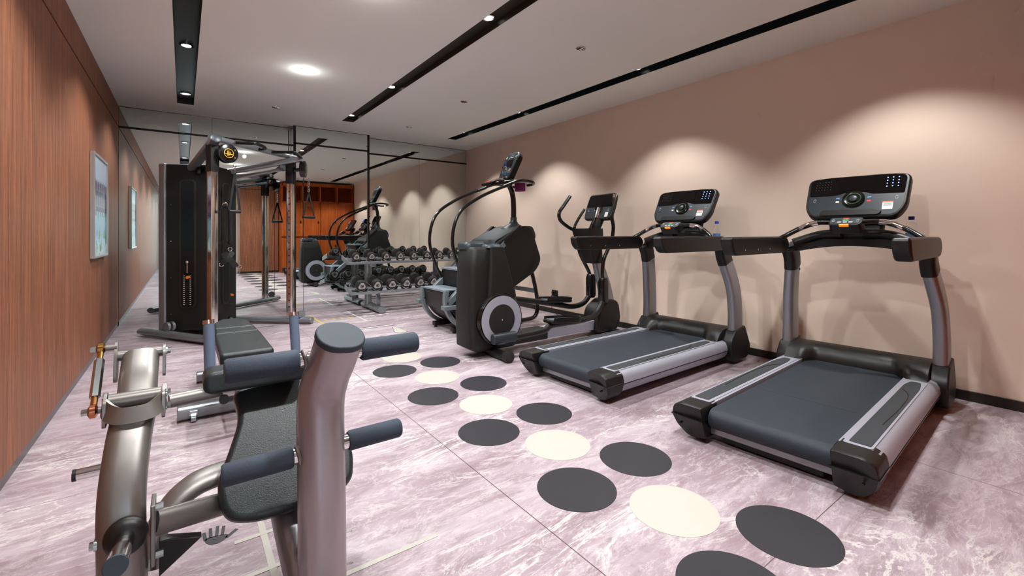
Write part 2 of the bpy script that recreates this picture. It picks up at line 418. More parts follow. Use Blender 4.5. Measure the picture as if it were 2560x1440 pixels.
# far wall clad in mirror
struct(G().box(((XL + XR) / 2, YA + 0.07, HC / 2), (XR - XL + 0.2, 0.12, HC)).out('wall_far', 'blackmetal', smooth=False))
def mirror(x0, x1, y, z0, z1, m='mirror'):
    trim_i[0] += 1
    return struct(G().box(((x0 + x1) / 2, y + 0.004, (z0 + z1) / 2), (x1 - x0, 0.008, z1 - z0)).out('trim_%d' % trim_i[0], m, smooth=False), 'tall wall mirror panel')
BX0, BX1 = 1.285, 2.385
ZB0, ZB1 = 2.433, 2.458
e = 0.0012
for x0, x1 in ((XL + 0.001, 0.314), (0.314, BX0), (BX1, 3.33), (3.33, XR - 0.001)):
    mirror(x0 + e, x1 - e, YA, 0.0, ZB0); mirror(x0 + e, x1 - e, YA, ZB1, HC - 0.006, 'mirror_top')
g = G().box(((BX0 + BX1) / 2, (YA + YB) / 2 + 0.01, HC / 2), (BX1 - BX0 - 0.02, YA - YB - 0.025, HC)); trim(g, 'blackmetal')
mirror(BX0 + 0.03, BX1 - 0.03, YB, 0.0, ZB0); mirror(BX0 + 0.03, BX1 - 0.03, YB, ZB1, HC - 0.006, 'mirror_top')
trim(G().box((BX0 + 0.006, (YA + YB) / 2 + 0.02, HC / 2), (0.008, YA - YB - 0.02, HC - 0.01)), 'mirror')
trim(G().box((BX0 + 0.015, YB + 0.004, HC / 2), (0.033, 0.02, HC)), 'blackmetal')
trim(G().box((BX1 - 0.015, YB + 0.004, 1.62), (0.033, 0.02, 2.16)), 'blackmetal')
g = G()
for x0, x1, y in ((XL, BX0, YA), (BX0, BX1, YB), (BX1, XR, YA)):
    g.box(((x0 + x1) / 2, y + 0.001, (ZB0 + ZB1) / 2), (x1 - x0, 0.014, ZB1 - ZB0))
    g.box(((x0 + x1) / 2, y + 0.002, HC - 0.003), (x1 - x0, 0.012, 0.006))
trim(g, 'blackmetal')

# behind the camera: wood panel block, lockers, corridor and glazed end
struct(G().box((1.30 + 0.5, -0.40 - 0.25, HC / 2 + 0.03), (1.0, 0.5, HC - 0.06)).out('wall_back', 'wood', smooth=False), 'wood panelled pier behind the camera')
trim(G().box((1.80, -0.65, 2.444), (1.01, 0.51, 0.016)), 'blackmetal')
struct(G().box((1.80, -0.65, 0.03), (0.98, 0.48, 0.06)).out('baseboard_back', 'baseboard', smooth=False))
struct(G().box((1.36, -2.75, HC / 2), (0.12, 3.7, HC)).out('wall_corridor', 'wood', smooth=False))
struct(G().box((XR / 2 + 0.7, -0.98, HC / 2), (XR - 1.4 + 0.3, 0.1, HC)).out('wall_rear', 'plaster', smooth=False))
g = G()
g.box((XL - 0.05 + 0.1, YBACK - 0.05, HC / 2), (0.3, 0.1, HC)); g.box((1.3, YBACK - 0.05, HC / 2), (0.3, 0.1, HC)); g.box((0.5, YBACK - 0.05, 2.6), (1.6, 0.1, 0.25))
struct(g.out('wall_end', 'outside', smooth=False))
win = struct(G().box((0.66, YBACK - 0.05, 1.24), (1.02, 0.012, 2.42)).out('door_1', 'door_glass', smooth=False), 'glazed door at the corridor end')
g = G()
for x in (0.16, 0.66, 1.16): g.box((x, YBACK - 0.05, 1.24), (0.05, 0.05, 2.46))
g.box((0.66, YBACK - 0.05, 2.46), (1.05, 0.05, 0.05)); g.out('door_frame', 'blackmetal', win, smooth=False)

# ------------------------------------------------------------ lockers (seen in the mirror)
LK = thing('locker_cabinet', 'orange wood locker wall with open cubbies above, seen in the mirror', 'locker', (0, 0, 0))
LX0, LX1, LY0, LY1, LZ = 2.32, 4.262, -0.42, 0.07, 2.64
g = G()
g.box(((LX0 + LX1) / 2, LY0 + 0.01, LZ / 2), (LX1 - LX0, 0.02, LZ))
for i in range(5):
    x = LX0 + (LX1 - LX0) * i / 4; g.box((min(max(x, LX0 + 0.01), LX1 - 0.01), (LY0 + LY1) / 2, LZ / 2), (0.022, LY1 - LY0, LZ))
for z in (0.03, 1.05, 2.09, LZ - 0.05): g.box(((LX0 + LX1) / 2, (LY0 + LY1) / 2, z), (LX1 - LX0, LY1 - LY0, 0.03 if z < 2.5 else 0.1))
g.out('body', 'locker_wood', LK, bevel=0.002)
for i in range(4):
    for z0, z1 in ((0.06, 1.03), (1.07, 2.07)):
        x0 = LX0 + (LX1 - LX0) * i / 4 + 0.004; x1 = LX0 + (LX1 - LX0) * (i + 1) / 4 - 0.004
        d = G().box(((x0 + x1) / 2, LY1 + 0.009, (z0 + z1) / 2), (x1 - x0, 0.018, z1 - z0)).out('door', 'locker_wood', LK, bevel=0.002)
        zz = z0 + 0.42 if z0 > 1 else z1 - 0.25
        G().box((x1 - 0.06, LY1 + 0.026, zz), (0.035, 0.018, 0.07)).out('handle', 'black', d, bevel=0.004)

# ------------------------------------------------------------ painted floor marks
def disc(x, y, r, h=0.0012, n=64): return G().lathe([(r, 0), (r, h)], (x, y, 0.0), n=n)
DR = 0.1745
for i in range(-2, 6):
    y = 0.7516 + 0.705 * i
    if i < 5: disc(1.830, y, DR).out('dot_marking', 'dotblack', FL, smooth=False)
    disc(1.404, y - 0.02, DR).out('dot_marking', 'dotblack', FL, smooth=False)
    disc(1.617, y + 0.342, DR).out('dot_marking', 'dotcream', FL, smooth=False)
def strip(x0, y0, x1, y1, w, m, name='line_marking', h=0.0012):
    d = Vector((x1 - x0, y1 - y0, 0)); L = d.length; a = math.atan2(d.y, d.x)
    return G().box(((x0 + x1) / 2, (y0 + y1) / 2, h / 2), (L, w, h), (0, 0, a)).out(name, m, FL, smooth=False)
strip(1.418, 5.95, 1.418, 6.70, 0.022, 'yellow')
for k in range(4): strip(1.52 + 0.103 * k, 6.17, 1.50 + 0.103 * k, 6.255, 0.035, 'yellow')
strip(1.928, 5.80, 1.928, 6.75, 0.02, 'linegrey')
for k in range(4): strip(2.03 + 0.105 * k, 6.16, 2.01 + 0.105 * k, 6.235, 0.035, 'linegrey')
strip(1.60, 5.385, 2.10, 5.395, 0.035, 'linegrey'); strip(1.60, 5.352, 2.12, 5.36, 0.012, 'dotblack'); strip(1.60, 5.42, 2.08, 5.43, 0.012, 'dotblack')
strip(0.60, 6.17, 0.90, 6.19, 0.012, 'dotblack')
# footprint
sole = [(0, 0), (0.05, 0.015), (0.13, 0.03), (0.2, 0.05), (0.27, 0.055), (0.31, 0.03), (0.315, -0.02), (0.28, -0.05), (0.2, -0.055), (0.13, -0.035), (0.05, -0.04), (0.0, -0.03)]
for k, (m, sc, h) in enumerate((('dotblack', 1.08, 0.0012), ('dotcream', 1.0, 0.0018))):
    cx, cy = 0.16, 0.0
    pts = [((x - cx) * sc * 1.15, (y - cy) * sc * 1.25) for x, y in roundpoly(sole, 0.03, 3)]
    a = R(-100)
    G().prism([(2.05 + x * math.cos(a) - y * math.sin(a), 5.06 + x * math.sin(a) + y * math.cos(a)) for x, y in pts], (0, 0, 0), (1, 0, 0), (0, 1, 0), (0, 0, 1), 0, h).out('footprint_marking', m, FL, smooth=False)
# ladder lines and hand by the front machine
strip(0.243, 0.9, 0.243, 2.06, 0.022, 'dotcream')
strip(0.150, 1.912, 0.34, 1.912, 0.02, 'dotcream', h=0.0016); strip(0.150, 1.70, 0.32, 1.70, 0.02, 'dotcream', h=0.0016); strip(0.30, 1.52, 0.765, 1.52, 0.02, 'dotcream', h=0.0016)
for (x, y) in ((0.50, 1.715), (0.452, 1.545)):
    g = G().ring((x, y, 0.0006), (0, 0, 1), 0.02, 0.0045, n=16, k=4, arc=PI, start=0)
    g.out('letter_marking', 'dotcream', FL, smooth=False)
g = G().prism(roundpoly([(0.062, 1.985), (0.075, 1.955), (0.105, 1.945), (0.13, 1.962), (0.138, 1.985), (0.10, 2.0), (0.068, 2.003)], 0.012, 4), (0, 0, 0), (1, 0, 0), (0, 1, 0), (0, 0, 1), 0, 0.0012)
for x0, y0, x1, y1, w in ((0.066, 1.99, 0.062, 2.045, 0.011), (0.082, 1.995, 0.084, 2.062, 0.011), (0.100, 1.995, 0.107, 2.062, 0.011), (0.117, 1.99, 0.126, 2.05, 0.011), (0.128, 1.965, 0.165, 2.0, 0.013)):
    d = Vector((x1 - x0, y1 - y0, 0)); g.box(((x0 + x1) / 2, (y0 + y1) / 2, 0.0006), (d.length, w, 0.0012), (0, 0, math.atan2(d.y, d.x)))
g.out('hand_marking', 'dotblack', FL, smooth=False)

# ------------------------------------------------------------ wall print, outlet
pic = thing('framed_print', 'tall silver-framed glazed print hanging on the walnut wall', 'picture', (XL, 5.60, 1.375))
g = G(); w, h, f = 0.84, 0.92, 0.022
for y in (-w / 2 + f / 2, w / 2 - f / 2): g.box((0.018, y, 0), (0.034, f, h))
for z in (-h / 2 + f / 2, h / 2 - f / 2): g.box((0.018, 0, z), (0.034, w - 2 * f, f))
g.out('frame', 'frame_silver', pic, bevel=0.003)
G().box((0.014, 0, 0), (0.02, w - 2 * f, h - 2 * f)).out('print', 'art', pic, smooth=False)
ol = thing('wall_outlet', 'small black power outlet low on the beige wall with a plug', 'outlet', (XR, 4.81, 0.29))
G().box((-0.006, 0, 0), (0.012, 0.12, 0.085)).out('plate', 'black', ol, bevel=0.004)
G().box((-0.025, 0.02, 0.005), (0.03, 0.035, 0.03)).out('plug', 'black', ol, bevel=0.006)
G().tube([(-0.03, 0.02, 0), (-0.05, 0.025, -0.06), (-0.045, 0.02, -0.2), (-0.05, -0.05, -0.27), (-0.1, -0.2, -0.284), (-0.2, -0.4, -0.285)], 0.004, 8).out('cord', 'black', ol)

# ------------------------------------------------------------ ceiling lamps
def spot(x, y, z, W, size=100, blend=0.5, rad=0.035, col=(0.98, 0.995, 1.0)):
    l = bpy.data.lights.new('downlight', 'SPOT'); l.energy = W; l.spot_size = R(size); l.spot_blend = blend; l.shadow_soft_size = rad; l.color = col
    o = bpy.data.objects.new('downlight_beam', l); COL.objects.link(o); o.location = (x, y, z); return o
def lamp_mesh(t):
    G().lathe([(0.052, 0), (0.052, 0.012), (0.043, 0.012), (0.040, 0.002), (0.040, 0)], (0, 0, -0.008), n=28).out('ring', 'chrome', t)
    G().lathe([(0.036, 0), (0.036, 0.006)], (0, 0, -0.004), n=24).out('lens', 'lamp', t)
proto = None
where = {0.022: 'in the black ceiling slot', 1.852: 'in the olive ceiling slot', 3.587: 'in the slot by the beige wall'}
ys = [(6.42, 'far end lamp, nearest the mirrors'), (4.78, 'second lamp from the mirrors'), (2.83, 'third lamp from the mirrors'), (0.95, 'fourth lamp from the mirrors')]
for x in where:
    for y, nm in ys:
        y2 = y - 0.18 if x > 1 and y > 6 else y
        lb = 'round white downlight ' + where[x] + ', ' + nm
        if proto is None:
            proto = thing('ceiling_downlight', lb, 'ceiling light', (x, y2, HC + DEP), group='slot downlights'); lamp_mesh(proto)
        else: dup(proto, (x, y2, HC + DEP), 0, lb)
        W = {0.022: 88, 1.852: 98, 3.587: 108}[x]
        spot(x, y2, HC + DEP - 0.012, W, 104 if x > 3 else 120, 0.5)
for y in (-1.0, -2.8):  # unseen rear lamps continuing the slot row, added for fill light
    dup(proto, (0.022, y, HC + DEP), 0, 'round white downlight behind the camera in the black slot, unseen, added for fill light', 'added rear slot downlights'); spot(0.022, y, HC + DEP - 0.012, 110, 104, 0.5)
M['bulb'] = mat('bright_lamp_lens', (1, 1, 1, 1), 0.4, emit=(1, 0.98, 0.95, 1), estr=60)
cl = thing('ceiling_spotlight', 'bright bare round spotlight set in the white ceiling', 'ceiling light', (0.943, 4.66, HC))
G().lathe([(0.058, -0.004), (0.058, 0.004), (0.03, 0.006)], (0, 0, 0), n=28).out('ring', 'white', cl)
G().lathe([(0.030, -0.018), (0.040, -0.012), (0.044, -0.003)], (0, 0, 0), n=24).out('lens', 'bulb', cl)
dup(cl, (0.943, 2.80, HC), 0, 'bare round ceiling spotlight nearer the camera, unseen, added for fill light')  # this and the next are unseen spotlights added to brighten ceiling and walls
dup(cl, (0.943, 0.94, HC), 0, 'bare round ceiling spotlight above the camera, unseen, added for fill light')
for y, ge in ((4.66, 0.9), (2.80, 0.9), (0.94, 12)):  # first lamp is real; the nearer two, with the strong last glow, are fill
    spot(0.943, y, HC - 0.03, 85, 155, 0.5)
    pl = bpy.data.lights.new('bulb_glow_and_fill', 'POINT'); pl.energy = ge; pl.shadow_soft_size = 0.03; pl.color = (1, 1, 0.97)
    po = bpy.data.objects.new('bulb_glow_and_fill', pl); COL.objects.link(po); po.location = (0.943, y, HC - 0.085)
fp = None
for x, y, lb in ((2.72, 2.73, 'small chrome ceiling fitting nearest the camera'), (2.69, 4.64, 'small chrome ceiling fitting midway between the slots'), (2.67, 6.21, 'small chrome ceiling fitting closest to the right-hand mirror'), (0.925, 6.24, 'small chrome ceiling fitting above the cable machine')):
    if fp is None:
        fp = thing('ceiling_fitting', lb, 'ceiling fitting', (x, y, HC), group='unlit ceiling fittings')
        G().ring((0, 0, -0.001), (0, 0, 1), 0.04, 0.006, n=28, k=8).out('ring', 'chrome', fp)
        g = G().lathe([(0.034, 0.0), (0.034, 0.004)], (0, 0, -0.003), n=24); g.out('insert', 'rubber', fp)
        G().box((0, 0, -0.004), (0.012, 0.064, 0.006)).box((0.02, 0, -0.004), (0.006, 0.05, 0.006)).out('bar', 'chrome', fp)
    else: dup(fp, (x, y, HC), 0, lb)
# linear grilles in the first slot
for y0, y1, lb in ((5.3, 6.1, 'slatted air grille in the black slot close to the mirrors'), (1.6, 2.5, 'slatted air grille in the black slot, middle one'), (-0.6, 0.4, 'slatted air grille in the black slot above the camera')):
    if y0 > 5: continue
    v = thing('air_grille', lb, 'air vent', (0.022, (y0 + y1) / 2, HC + 0.03), group='slot air grilles')
    g = G()
    for k in range(int((y1 - y0) / 0.03)): g.box((0, -(y1 - y0) / 2 + 0.03 * k + 0.015, 0), (0.15, 0.006, 0.02))
    g.out('slat', 'vent', v)
    G().box((0, -(y1 - y0) / 2, 0), (0.15, 0.01, 0.024)).box((0, (y1 - y0) / 2, 0), (0.15, 0.01, 0.024)).out('frame', 'vent', v)

# daylight beyond the glazed end of the corridor
a = bpy.data.lights.new('corridor_daylight', 'AREA'); a.shape = 'RECTANGLE'; a.size = 1.0; a.size_y = 2.3; a.energy = 22; a.color = (0.86, 0.94, 1)
o = bpy.data.objects.new('corridor_daylight', a); COL.objects.link(o); o.location = (0.66, YBACK + 0.05, 1.24); o.rotation_euler = (R(90), 0, 0)
wd = bpy.data.worlds.new('world'); S.world = wd; wd.use_nodes = True
bg = wd.node_tree.nodes['Background']
sky = wd.node_tree.nodes.new('ShaderNodeTexSky'); sky.sky_type = 'NISHITA'; sky.sun_disc = False; sky.sun_elevation = R(40)
wd.node_tree.links.new(sky.outputs[0], bg.inputs[0]); bg.inputs[1].default_value = 0.35
# ------------------------------------------------------------ helpers for console graphics
def plane_frame(o, ux, uy):
    ux, uy = Vector(ux).normalized(), Vector(uy).normalized(); return Vector(o), ux, uy, ux.cross(uy)
def patch(fr, name, m, outline, h0, h1, parent, bevel=0.0):
    o, ux, uy, n = fr
    return G().prism(outline, o, ux, uy, n, h0, h1).out(name, m, parent, bevel=bevel, seg=2)
def at(outline, dx, dy): return [(x + dx, y + dy) for x, y in outline]
def text_mesh(txt, size, fr, dx, dy, h, m, name, parent):
    cu = bpy.data.curves.new('t', 'FONT'); cu.body = txt; cu.size = size; cu.extrude = 0.0004; cu.align_x = 'CENTER'; cu.align_y = 'CENTER'
    ob = bpy.data.objects.new('t', cu); COL.objects.link(ob)
    dg = bpy.context.evaluated_depsgraph_get(); me = bpy.data.meshes.new_from_object(ob.evaluated_get(dg))
    bpy.data.objects.remove(ob); bpy.data.curves.remove(cu)
    o, ux, uy, n = fr
    mx = Matrix(((ux.x, uy.x, n.x, 0), (ux.y, uy.y, n.y, 0), (ux.z, uy.z, n.z, 0), (0, 0, 0, 1)))
    me.transform(Matrix.Translation(o + ux * dx + uy * dy + n * h) @ mx)
    me.materials.clear(); me.materials.append(M[m])
    r = bpy.data.objects.new(name, me); COL.objects.link(r); r.parent = parent; return r
def chevrons(g, fr, dx, dy, s, h):
    o, ux, uy, n = fr
    for sg in (1, -1):
        for q in (-1, 1):
            a = o + ux * (dx + q * s) + uy * (dy + sg * s * 0.7) + n * h
            b = o + ux * dx + uy * (dy + sg * s * 1.5) + n * h
            g.cyl(a, b, s * 0.2, n=6)

# ------------------------------------------------------------ treadmills (local: x forward, y left)
def make_treadmill(label, loc, rz):
    T = thing('treadmill', label, 'treadmill', loc, rz, 'treadmills facing the beige wall')
    HW = 0.455
    # running belt wrapped round the rear roller
    prof = [(1.62, 0.190), (0.085, 0.190)]
    for k in range(1, 9):
        a = R(90 + 180 * k / 8); prof.append((0.085 + 0.052 * math.cos(a), 0.138 + 0.052 * math.sin(a)))
    prof += [(1.62, 0.086)]
    b = G().pxz(prof, -0.276, 0.276).out('belt', 'belt', T, bevel=0.002, seg=1)
    patch(plane_frame((0.6, 0, 0.1905), (1, 0, 0), (0, 1, 0)), 'seam', 'deck_insert', [(-0.004, -0.27), (0.004, -0.27), (0.004, 0.27), (-0.004, 0.27)], 0, 0.0006, b)
    g = G().box((0.80, 0, 0.115), (1.46, 0.53, 0.05)); g.out('deck', 'black', T, bevel=0.004)
    g = G().box((0.10, 0, 0.065), (0.03, 0.60, 0.035)); g.out('rear_crossbar', 'tubegrey', T, bevel=0.006)
    g = G().box((0.16, 0, 0.035), (0.10, 0.46, 0.05)); g.out('under_frame', 'black', T, bevel=0.01)
    for s in (1, -1):
        # silver side beam, rounded outside, running front to back
        sec = [(0.285, 0.205), (0.405, 0.205), (0.433, 0.193), (0.448, 0.165), (0.452, 0.135), (0.443, 0.098), (0.422, 0.068), (0.395, 0.05), (0.285, 0.05)]
        rings = []
        for u in (0.105, 0.5, 1.0, 1.62): rings.append([(u, s * y, z) for y, z in sec])
        sr = G().loft(rings).out('side_rail', 'silver_light', T, angle=50)
        G().loft([[(u, s * 0.446, 0.122), (u, s * 0.4528, 0.122), (u, s * 0.4528, 0.127), (u, s * 0.446, 0.127)] for u in (0.11, 1.6)]).out('groove', 'black', sr, smooth=False)
        # dark foot plank with pale border
        ins = roundpoly([(0.125, 0.318), (1.30, 0.318), (1.40, 0.335), (1.40, 0.38), (1.25, 0.398), (0.125, 0.398)], [0.01, 0.03, 0.04, 0.05, 0.06, 0.01], 4)
        brd = roundpoly([(0.105, 0.300), (1.43, 0.300), (1.43, 0.408), (0.105, 0.408)], 0.012, 3)
        G().prism(brd, (0, 0, 0.2045), (1, 0, 0), (0, s, 0), (0, 0, 1), 0, 0.004).out('foot_plank_border', 'silver_light', sr, bevel=0.001)
        pl = G().prism(ins, (0, 0, 0.2085), (1, 0, 0), (0, s, 0), (0, 0, 1), 0, 0.002).out('foot_plank', 'deck_insert', T)
        G().tube([(0.45, s * 0.375, 0.2108), (0.8, s * 0.385, 0.2108), (1.05, s * 0.375, 0.2108), (1.18, s * 0.33, 0.2108)], 0.0022, 6).out('line', 'black', pl)
        # rear end cap
        cap = G()
        A = roundpoly([(0.283, 0.03), (0.283, 0.206), (0.405, 0.206), (0.445, 0.187), (0.455, 0.138), (0.440, 0.075), (0.395, 0.022), (0.36, 0.012)], 0.014, 3)
        def cr(u, k, dz): return [(u + (max(0, 0.14 - z) * 0.45 if u < 0.05 else 0), s * (0.36 + (y - 0.36) * k), 0.125 + (z - 0.125) * k + dz) for y, z in A]
        cap.loft([cr(-0.022, 0.95, 0.0), cr(-0.012, 0.99, 0), cr(0.0, 1.0, 0), cr(0.15, 1.0, 0)])
        c = cap.out('end_cap', 'black', T, angle=50)
        G().loft([[(u, s * 0.28, 0.134), (u, s * 0.4565, 0.134), (u, s * 0.4565, 0.139), (u, s * 0.28, 0.139)] for u in (-0.018, 0.148)]).out('seam', 'blackgloss', c, smooth=False)
        G().cyl((-0.006, s * 0.40, 0.10), (-0.024, s * 0.40, 0.10), 0.006, n=10).out('bolt', 'blackgloss', c)
        # boot at the foot of the upright
        boot = roundpoly([(1.56, 0.03), (1.84, 0.03), (1.90, 0.12), (1.79, 0.32), (1.62, 0.29), (1.54, 0.20)], [0.05, 0.06, 0.08, 0.01, 0.01, 0.05], 5)
        G().pxz(boot, s * 0.395, s * 0.488).out('upright_boot', 'black', T, bevel=0.018, seg=4)
        G().cyl((1.9, s * 0.35, 0.05), (1.9, s * 0.39, 0.05), 0.05).out('wheel', 'rubber', T, bevel=0.004)
        # silver upright, leaning back as it rises
        path = [(1.70, s * 0.438, 0.27), (1.705, s * 0.438, 0.45), (1.68, s * 0.428, 0.67), (1.61, s * 0.392, 0.905)]
        up = G().sweep(path, rrect(0.16, 0.078, 0.030, 5), up=(0, 1, 0), sub=6, scale=lambda t: 1 - 0.05 * t)
        # profile axes: side = up x t -> along x ; keep width in x
        up.out('upright', 'silver', T, angle=50)
        G().sweep([(1.618, s * 0.396, 0.875), (1.59, s * 0.39, 0.95), (1.56, s * 0.395, 1.02)], rrect(0.155, 0.082, 0.03, 5), up=(0, 1, 0), sub=4).out('upright_collar', 'black', T, angle=50)
        for q in (0.0, 0.05): G().cyl((1.60 + q, s * 0.366, 0.855), (1.60 + q, s * 0.352, 0.855), 0.008, n=12).out('bolt', 'zinc', T)
        # padded side handrail
        hr = roundpoly([(0.555, 1.105), (1.49, 1.108), (1.54, 1.04), (1.48, 0.985), (1.30, 0.985), (0.62, 0.985), (0.575, 1.03)], [0.03, 0.05, 0.05, 0.04, 0.1, 0.05, 0.05], 5)
        h = G().pxz(hr, s * 0.385, s * 0.462).out('handrail', 'black', T, bevel=0.022, seg=4)
        for u in (0.75, 0.95, 1.15): G().cyl((u, s * 0.387, 1.02), (u, s * 0.383, 1.02), 0.006, n=10).out('screw', 'zinc', h)
        # curved grip bar from console module to rail
        gp = [(1.40, s * 0.085, 1.205), (1.44, s * 0.18, 1.205), (1.44, s * 0.29, 1.165), (1.39, s * 0.39, 1.10), (1.34, s * 0.42, 1.085)]
        gr = G().tube(gp, 0.0175, 12, 8).out('grip_bar', 'blackgloss', T)
        G().tube([(1.436, s * 0.17, 1.206), (1.447, s * 0.235, 1.193), (1.44, s * 0.30, 1.159)], 0.0188, 12, 6).out('pulse_sensor', 'chrome', gr)
        G().tube([(1.55, s * 0.06, 1.13), (1.57, s * 0.2, 1.12), (1.52, s * 0.36, 1.06)], 0.03, 12, 6).out('tray_rim', 'black', T)
    # motor hood: flat wings, raised ridge curving over the belt
    rings = []
    for k in range(33):
        v = -0.40 + 0.80 * k / 32; a = abs(v)
        q = max(0.0, min(1.0, (0.31 - a) / 0.09)); q = q * q * (3 - 2 * q)
        lip = 1.445 + 0.13 * q
        sec = [(lip, 0.198), (lip + 0.006 + 0.02 * (1 - q), 0.202 + 0.035 * q + 0.012 * (1 - q)), (lip + 0.02 + 0.05 * (1 - q), 0.262), (lip + 0.045 + 0.08 * (1 - q), 0.292), (1.72, 0.305), (1.86, 0.27), (1.93, 0.12), (1.90, 0.05), (lip, 0.05)]
        rings.append([(x, v, z) for x, z in sec])
    G().loft(rings).out('motor_hood', 'black', T, angle=50)
    # arched cross beam
    rings = []
    for k in range(25):
        v = -0.40 + 0.80 * k / 24; c = 1 - (v / 0.40) ** 2
        zb, zt = 0.985 + 0.055 * c, 1.065 + 0.075 * c; x = 1.60 + 0.03 * c
        rings.append([(x - 0.05, v, zb), (x + 0.07, v, zb), (x + 0.09, v, (zb + zt) / 2), (x + 0.06, v, zt), (x - 0.03, v, zt), (x - 0.06, v, (zb + zt) / 2)])
    G().loft(rings).out('cross_beam', 'darkplate', T, angle=30)
    G().sweep([(1.62, 0, 1.09), (1.66, 0, 1.19), (1.70, 0, 1.30)], rrect(0.06, 0.32, 0.028), up=(0, 1, 0), sub=3).out('console_neck', 'black', T)
    G().box((1.735, 0, 1.056), (0.10, 0.72, 0.012)).out('bottle_tray', 'black', T, bevel=0.004)
    # hand controller in front of the console
    fr = plane_frame((1.385, 0, 1.212), (0, -1, 0), (0.80, 0, 0.52))
    ctl = patch(fr, 'hand_controller', 'black', roundpoly([(-0.082, -0.045), (0.082, -0.045), (0.098, 0.0), (0.092, 0.05), (-0.092, 0.05), (-0.098, 0.0)], 0.02, 4), -0.075, 0, T, 0.006)
    patch(fr, 'key_plate', 'panelgrey', roundpoly([(-0.078, -0.036), (0.078, -0.036), (0.09, 0.0), (0.085, 0.042), (-0.085, 0.042), (-0.09, 0.0)], 0.015, 4), 0, 0.002, ctl)
    patch(fr, 'stop_bar', 'orange', at(rrect(0.055, 0.012, 0.005), 0, -0.047), -0.012, 0.004, ctl)
    patch(fr, 'stop_key', 'red', at(rrect(0.032, 0.012, 0.003), 0, 0.030), 0.002, 0.0035, ctl)
    patch(fr, 'start_key', 'green', at(rrect(0.032, 0.012, 0.003), 0, 0.009), 0.002, 0.0035, ctl)
    g = G()
    for q in (-0.032, 0, 0.032): g.prism(rrect(0.022, 0.008, 0.002), fr[0] + fr[1] * q - fr[2] * 0.014, fr[1], fr[2], fr[3], 0.002, 0.0028)
    for q in (-0.068, 0.068): chevrons(g, fr, q, 0.004, 0.008, 0.0028)
    g.out('key_marks', 'white', ctl)
    # main console
    fr = plane_frame((1.60, 0, 1.395), (0, -1, 0), (0.50, 0, 0.866))
    shell = roundpoly([(-0.245, -0.175), (0.245, -0.175), (0.292, -0.09), (0.300, 0.165), (0.18, 0.178), (-0.18, 0.178), (-0.300, 0.165), (-0.292, -0.09)], [0.06, 0.06, 0.06, 0.05, 0.3, 0.3, 0.05, 0.06], 6)
    con = patch(fr, 'console', 'black', shell, -0.06, 0.0, T, 0.014)
    inner = roundpoly([(-0.235, -0.16), (0.235, -0.16), (0.272, -0.09), (0.280, 0.155), (0.18, 0.165), (-0.18, 0.165), (-0.280, 0.155), (-0.272, -0.09)], [0.05, 0.05, 0.05, 0.04, 0.3, 0.3, 0.04, 0.05], 6)
    patch(fr, 'lower_panel', 'panelgrey', inner, 0.0, 0.002, con)
    patch(fr, 'glass_panel', 'screen', roundpoly([(-0.272, 0.006), (-0.10, 0.010), (-0.06, 0.028), (0.06, 0.028), (0.10, 0.010), (0.272, 0.006), (0.279, 0.155), (0.18, 0.164), (-0.18, 0.164), (-0.279, 0.155)], [0.01, 0.05, 0.05, 0.05, 0.05, 0.01, 0.04, 0.2, 0.2, 0.04], 5), 0.002, 0.004, con)
    patch(fr, 'screen', 'screen', at(rrect(0.20, 0.115, 0.004), 0, 0.095), 0.004, 0.0055, con)
    o, ux, uy, n = fr
    kn = G().lathe([(0.066, 0), (0.066, 0.008), (0.058, 0.013), (0.052, 0.008), (0.03, 0.008)], o + uy * -0.03 + n * 0.002, n, 36).out('control_ring', 'blackgloss', con)
    G().ring(o + uy * -0.03 + n * 0.012, n, 0.043, 0.002).out('ring_light', 'ringgreen', kn)
    G().lathe([(0.024, 0), (0.024, 0.01), (0.018, 0.014)], o + uy * -0.03 + n * 0.008, n, 24).out('dial', 'panelgrey', kn)
    for r_ in range(4):
        for c_ in range(3):
            g = G().lathe([(0.0034, 0), (0.0034, 0.001)], o + ux * (0.175 + c_ * 0.030) + uy * (0.135 - r_ * 0.024) + n * 0.004, n, 10)
            g.out('key_light', 'blueled', con)
    g = G()
    for dx in (-0.235, 0.235): chevrons(g, fr, dx, -0.03, 0.008, 0.003)
    for q in range(6):
        for w in range(4): g.lathe([(0.0014, 0), (0.0014, 0.0006)], o + ux * (-0.24 + q * 0.018) + uy * (0.13 - w * 0.022) + n * 0.004, n, 6)
    g.out('key_marks', 'white', con)
    for dx, dy, m_ in ((-0.093, -0.018, 'bottle_label'), (-0.093, -0.048, 'white'), (0.088, -0.018, 'bottle_label'), (0.088, -0.048, 'red')):
        patch(fr, 'quick_key', m_, at(rrect(0.022, 0.013, 0.005), dx, dy), 0.002, 0.0035, con)
    st = patch(fr, 'warning_sticker', 'white', at(rrect(0.056, 0.062, 0.002), 0.192, -0.09), 0.002, 0.0032, con)
    patch(fr, 'sticker_band', 'sticker_orange', at(rrect(0.056, 0.010, 0.001), 0.192, -0.064), 0.0032, 0.0038, st)
    g = G()
    for q in range(4): g.prism([(-0.022, 0), (0.022, 0), (0.022, 0.002), (-0.022, 0.002)], o + ux * 0.192 + uy * (-0.078 - q * 0.005), ux, uy, n, 0.0032, 0.0036)
    g.out('print_lines', 'deck_insert', st, smooth=False)
    patch(fr, 'reading_ledge', 'black', roundpoly([(-0.19, -0.165), (0.15, -0.165), (0.17, -0.135), (0.13, -0.118), (-0.18, -0.118)], 0.02, 4), 0.002, 0.012, con, 0.003)
    return T
make_treadmill('front treadmill nearest the camera, grey belt, its console standing tallest against the beige wall', (2.232, 1.036, 0), 0.0634)
make_treadmill('rear treadmill standing between the front treadmill and the elliptical trainer', (2.206, 2.4255, 0), 0.0288)

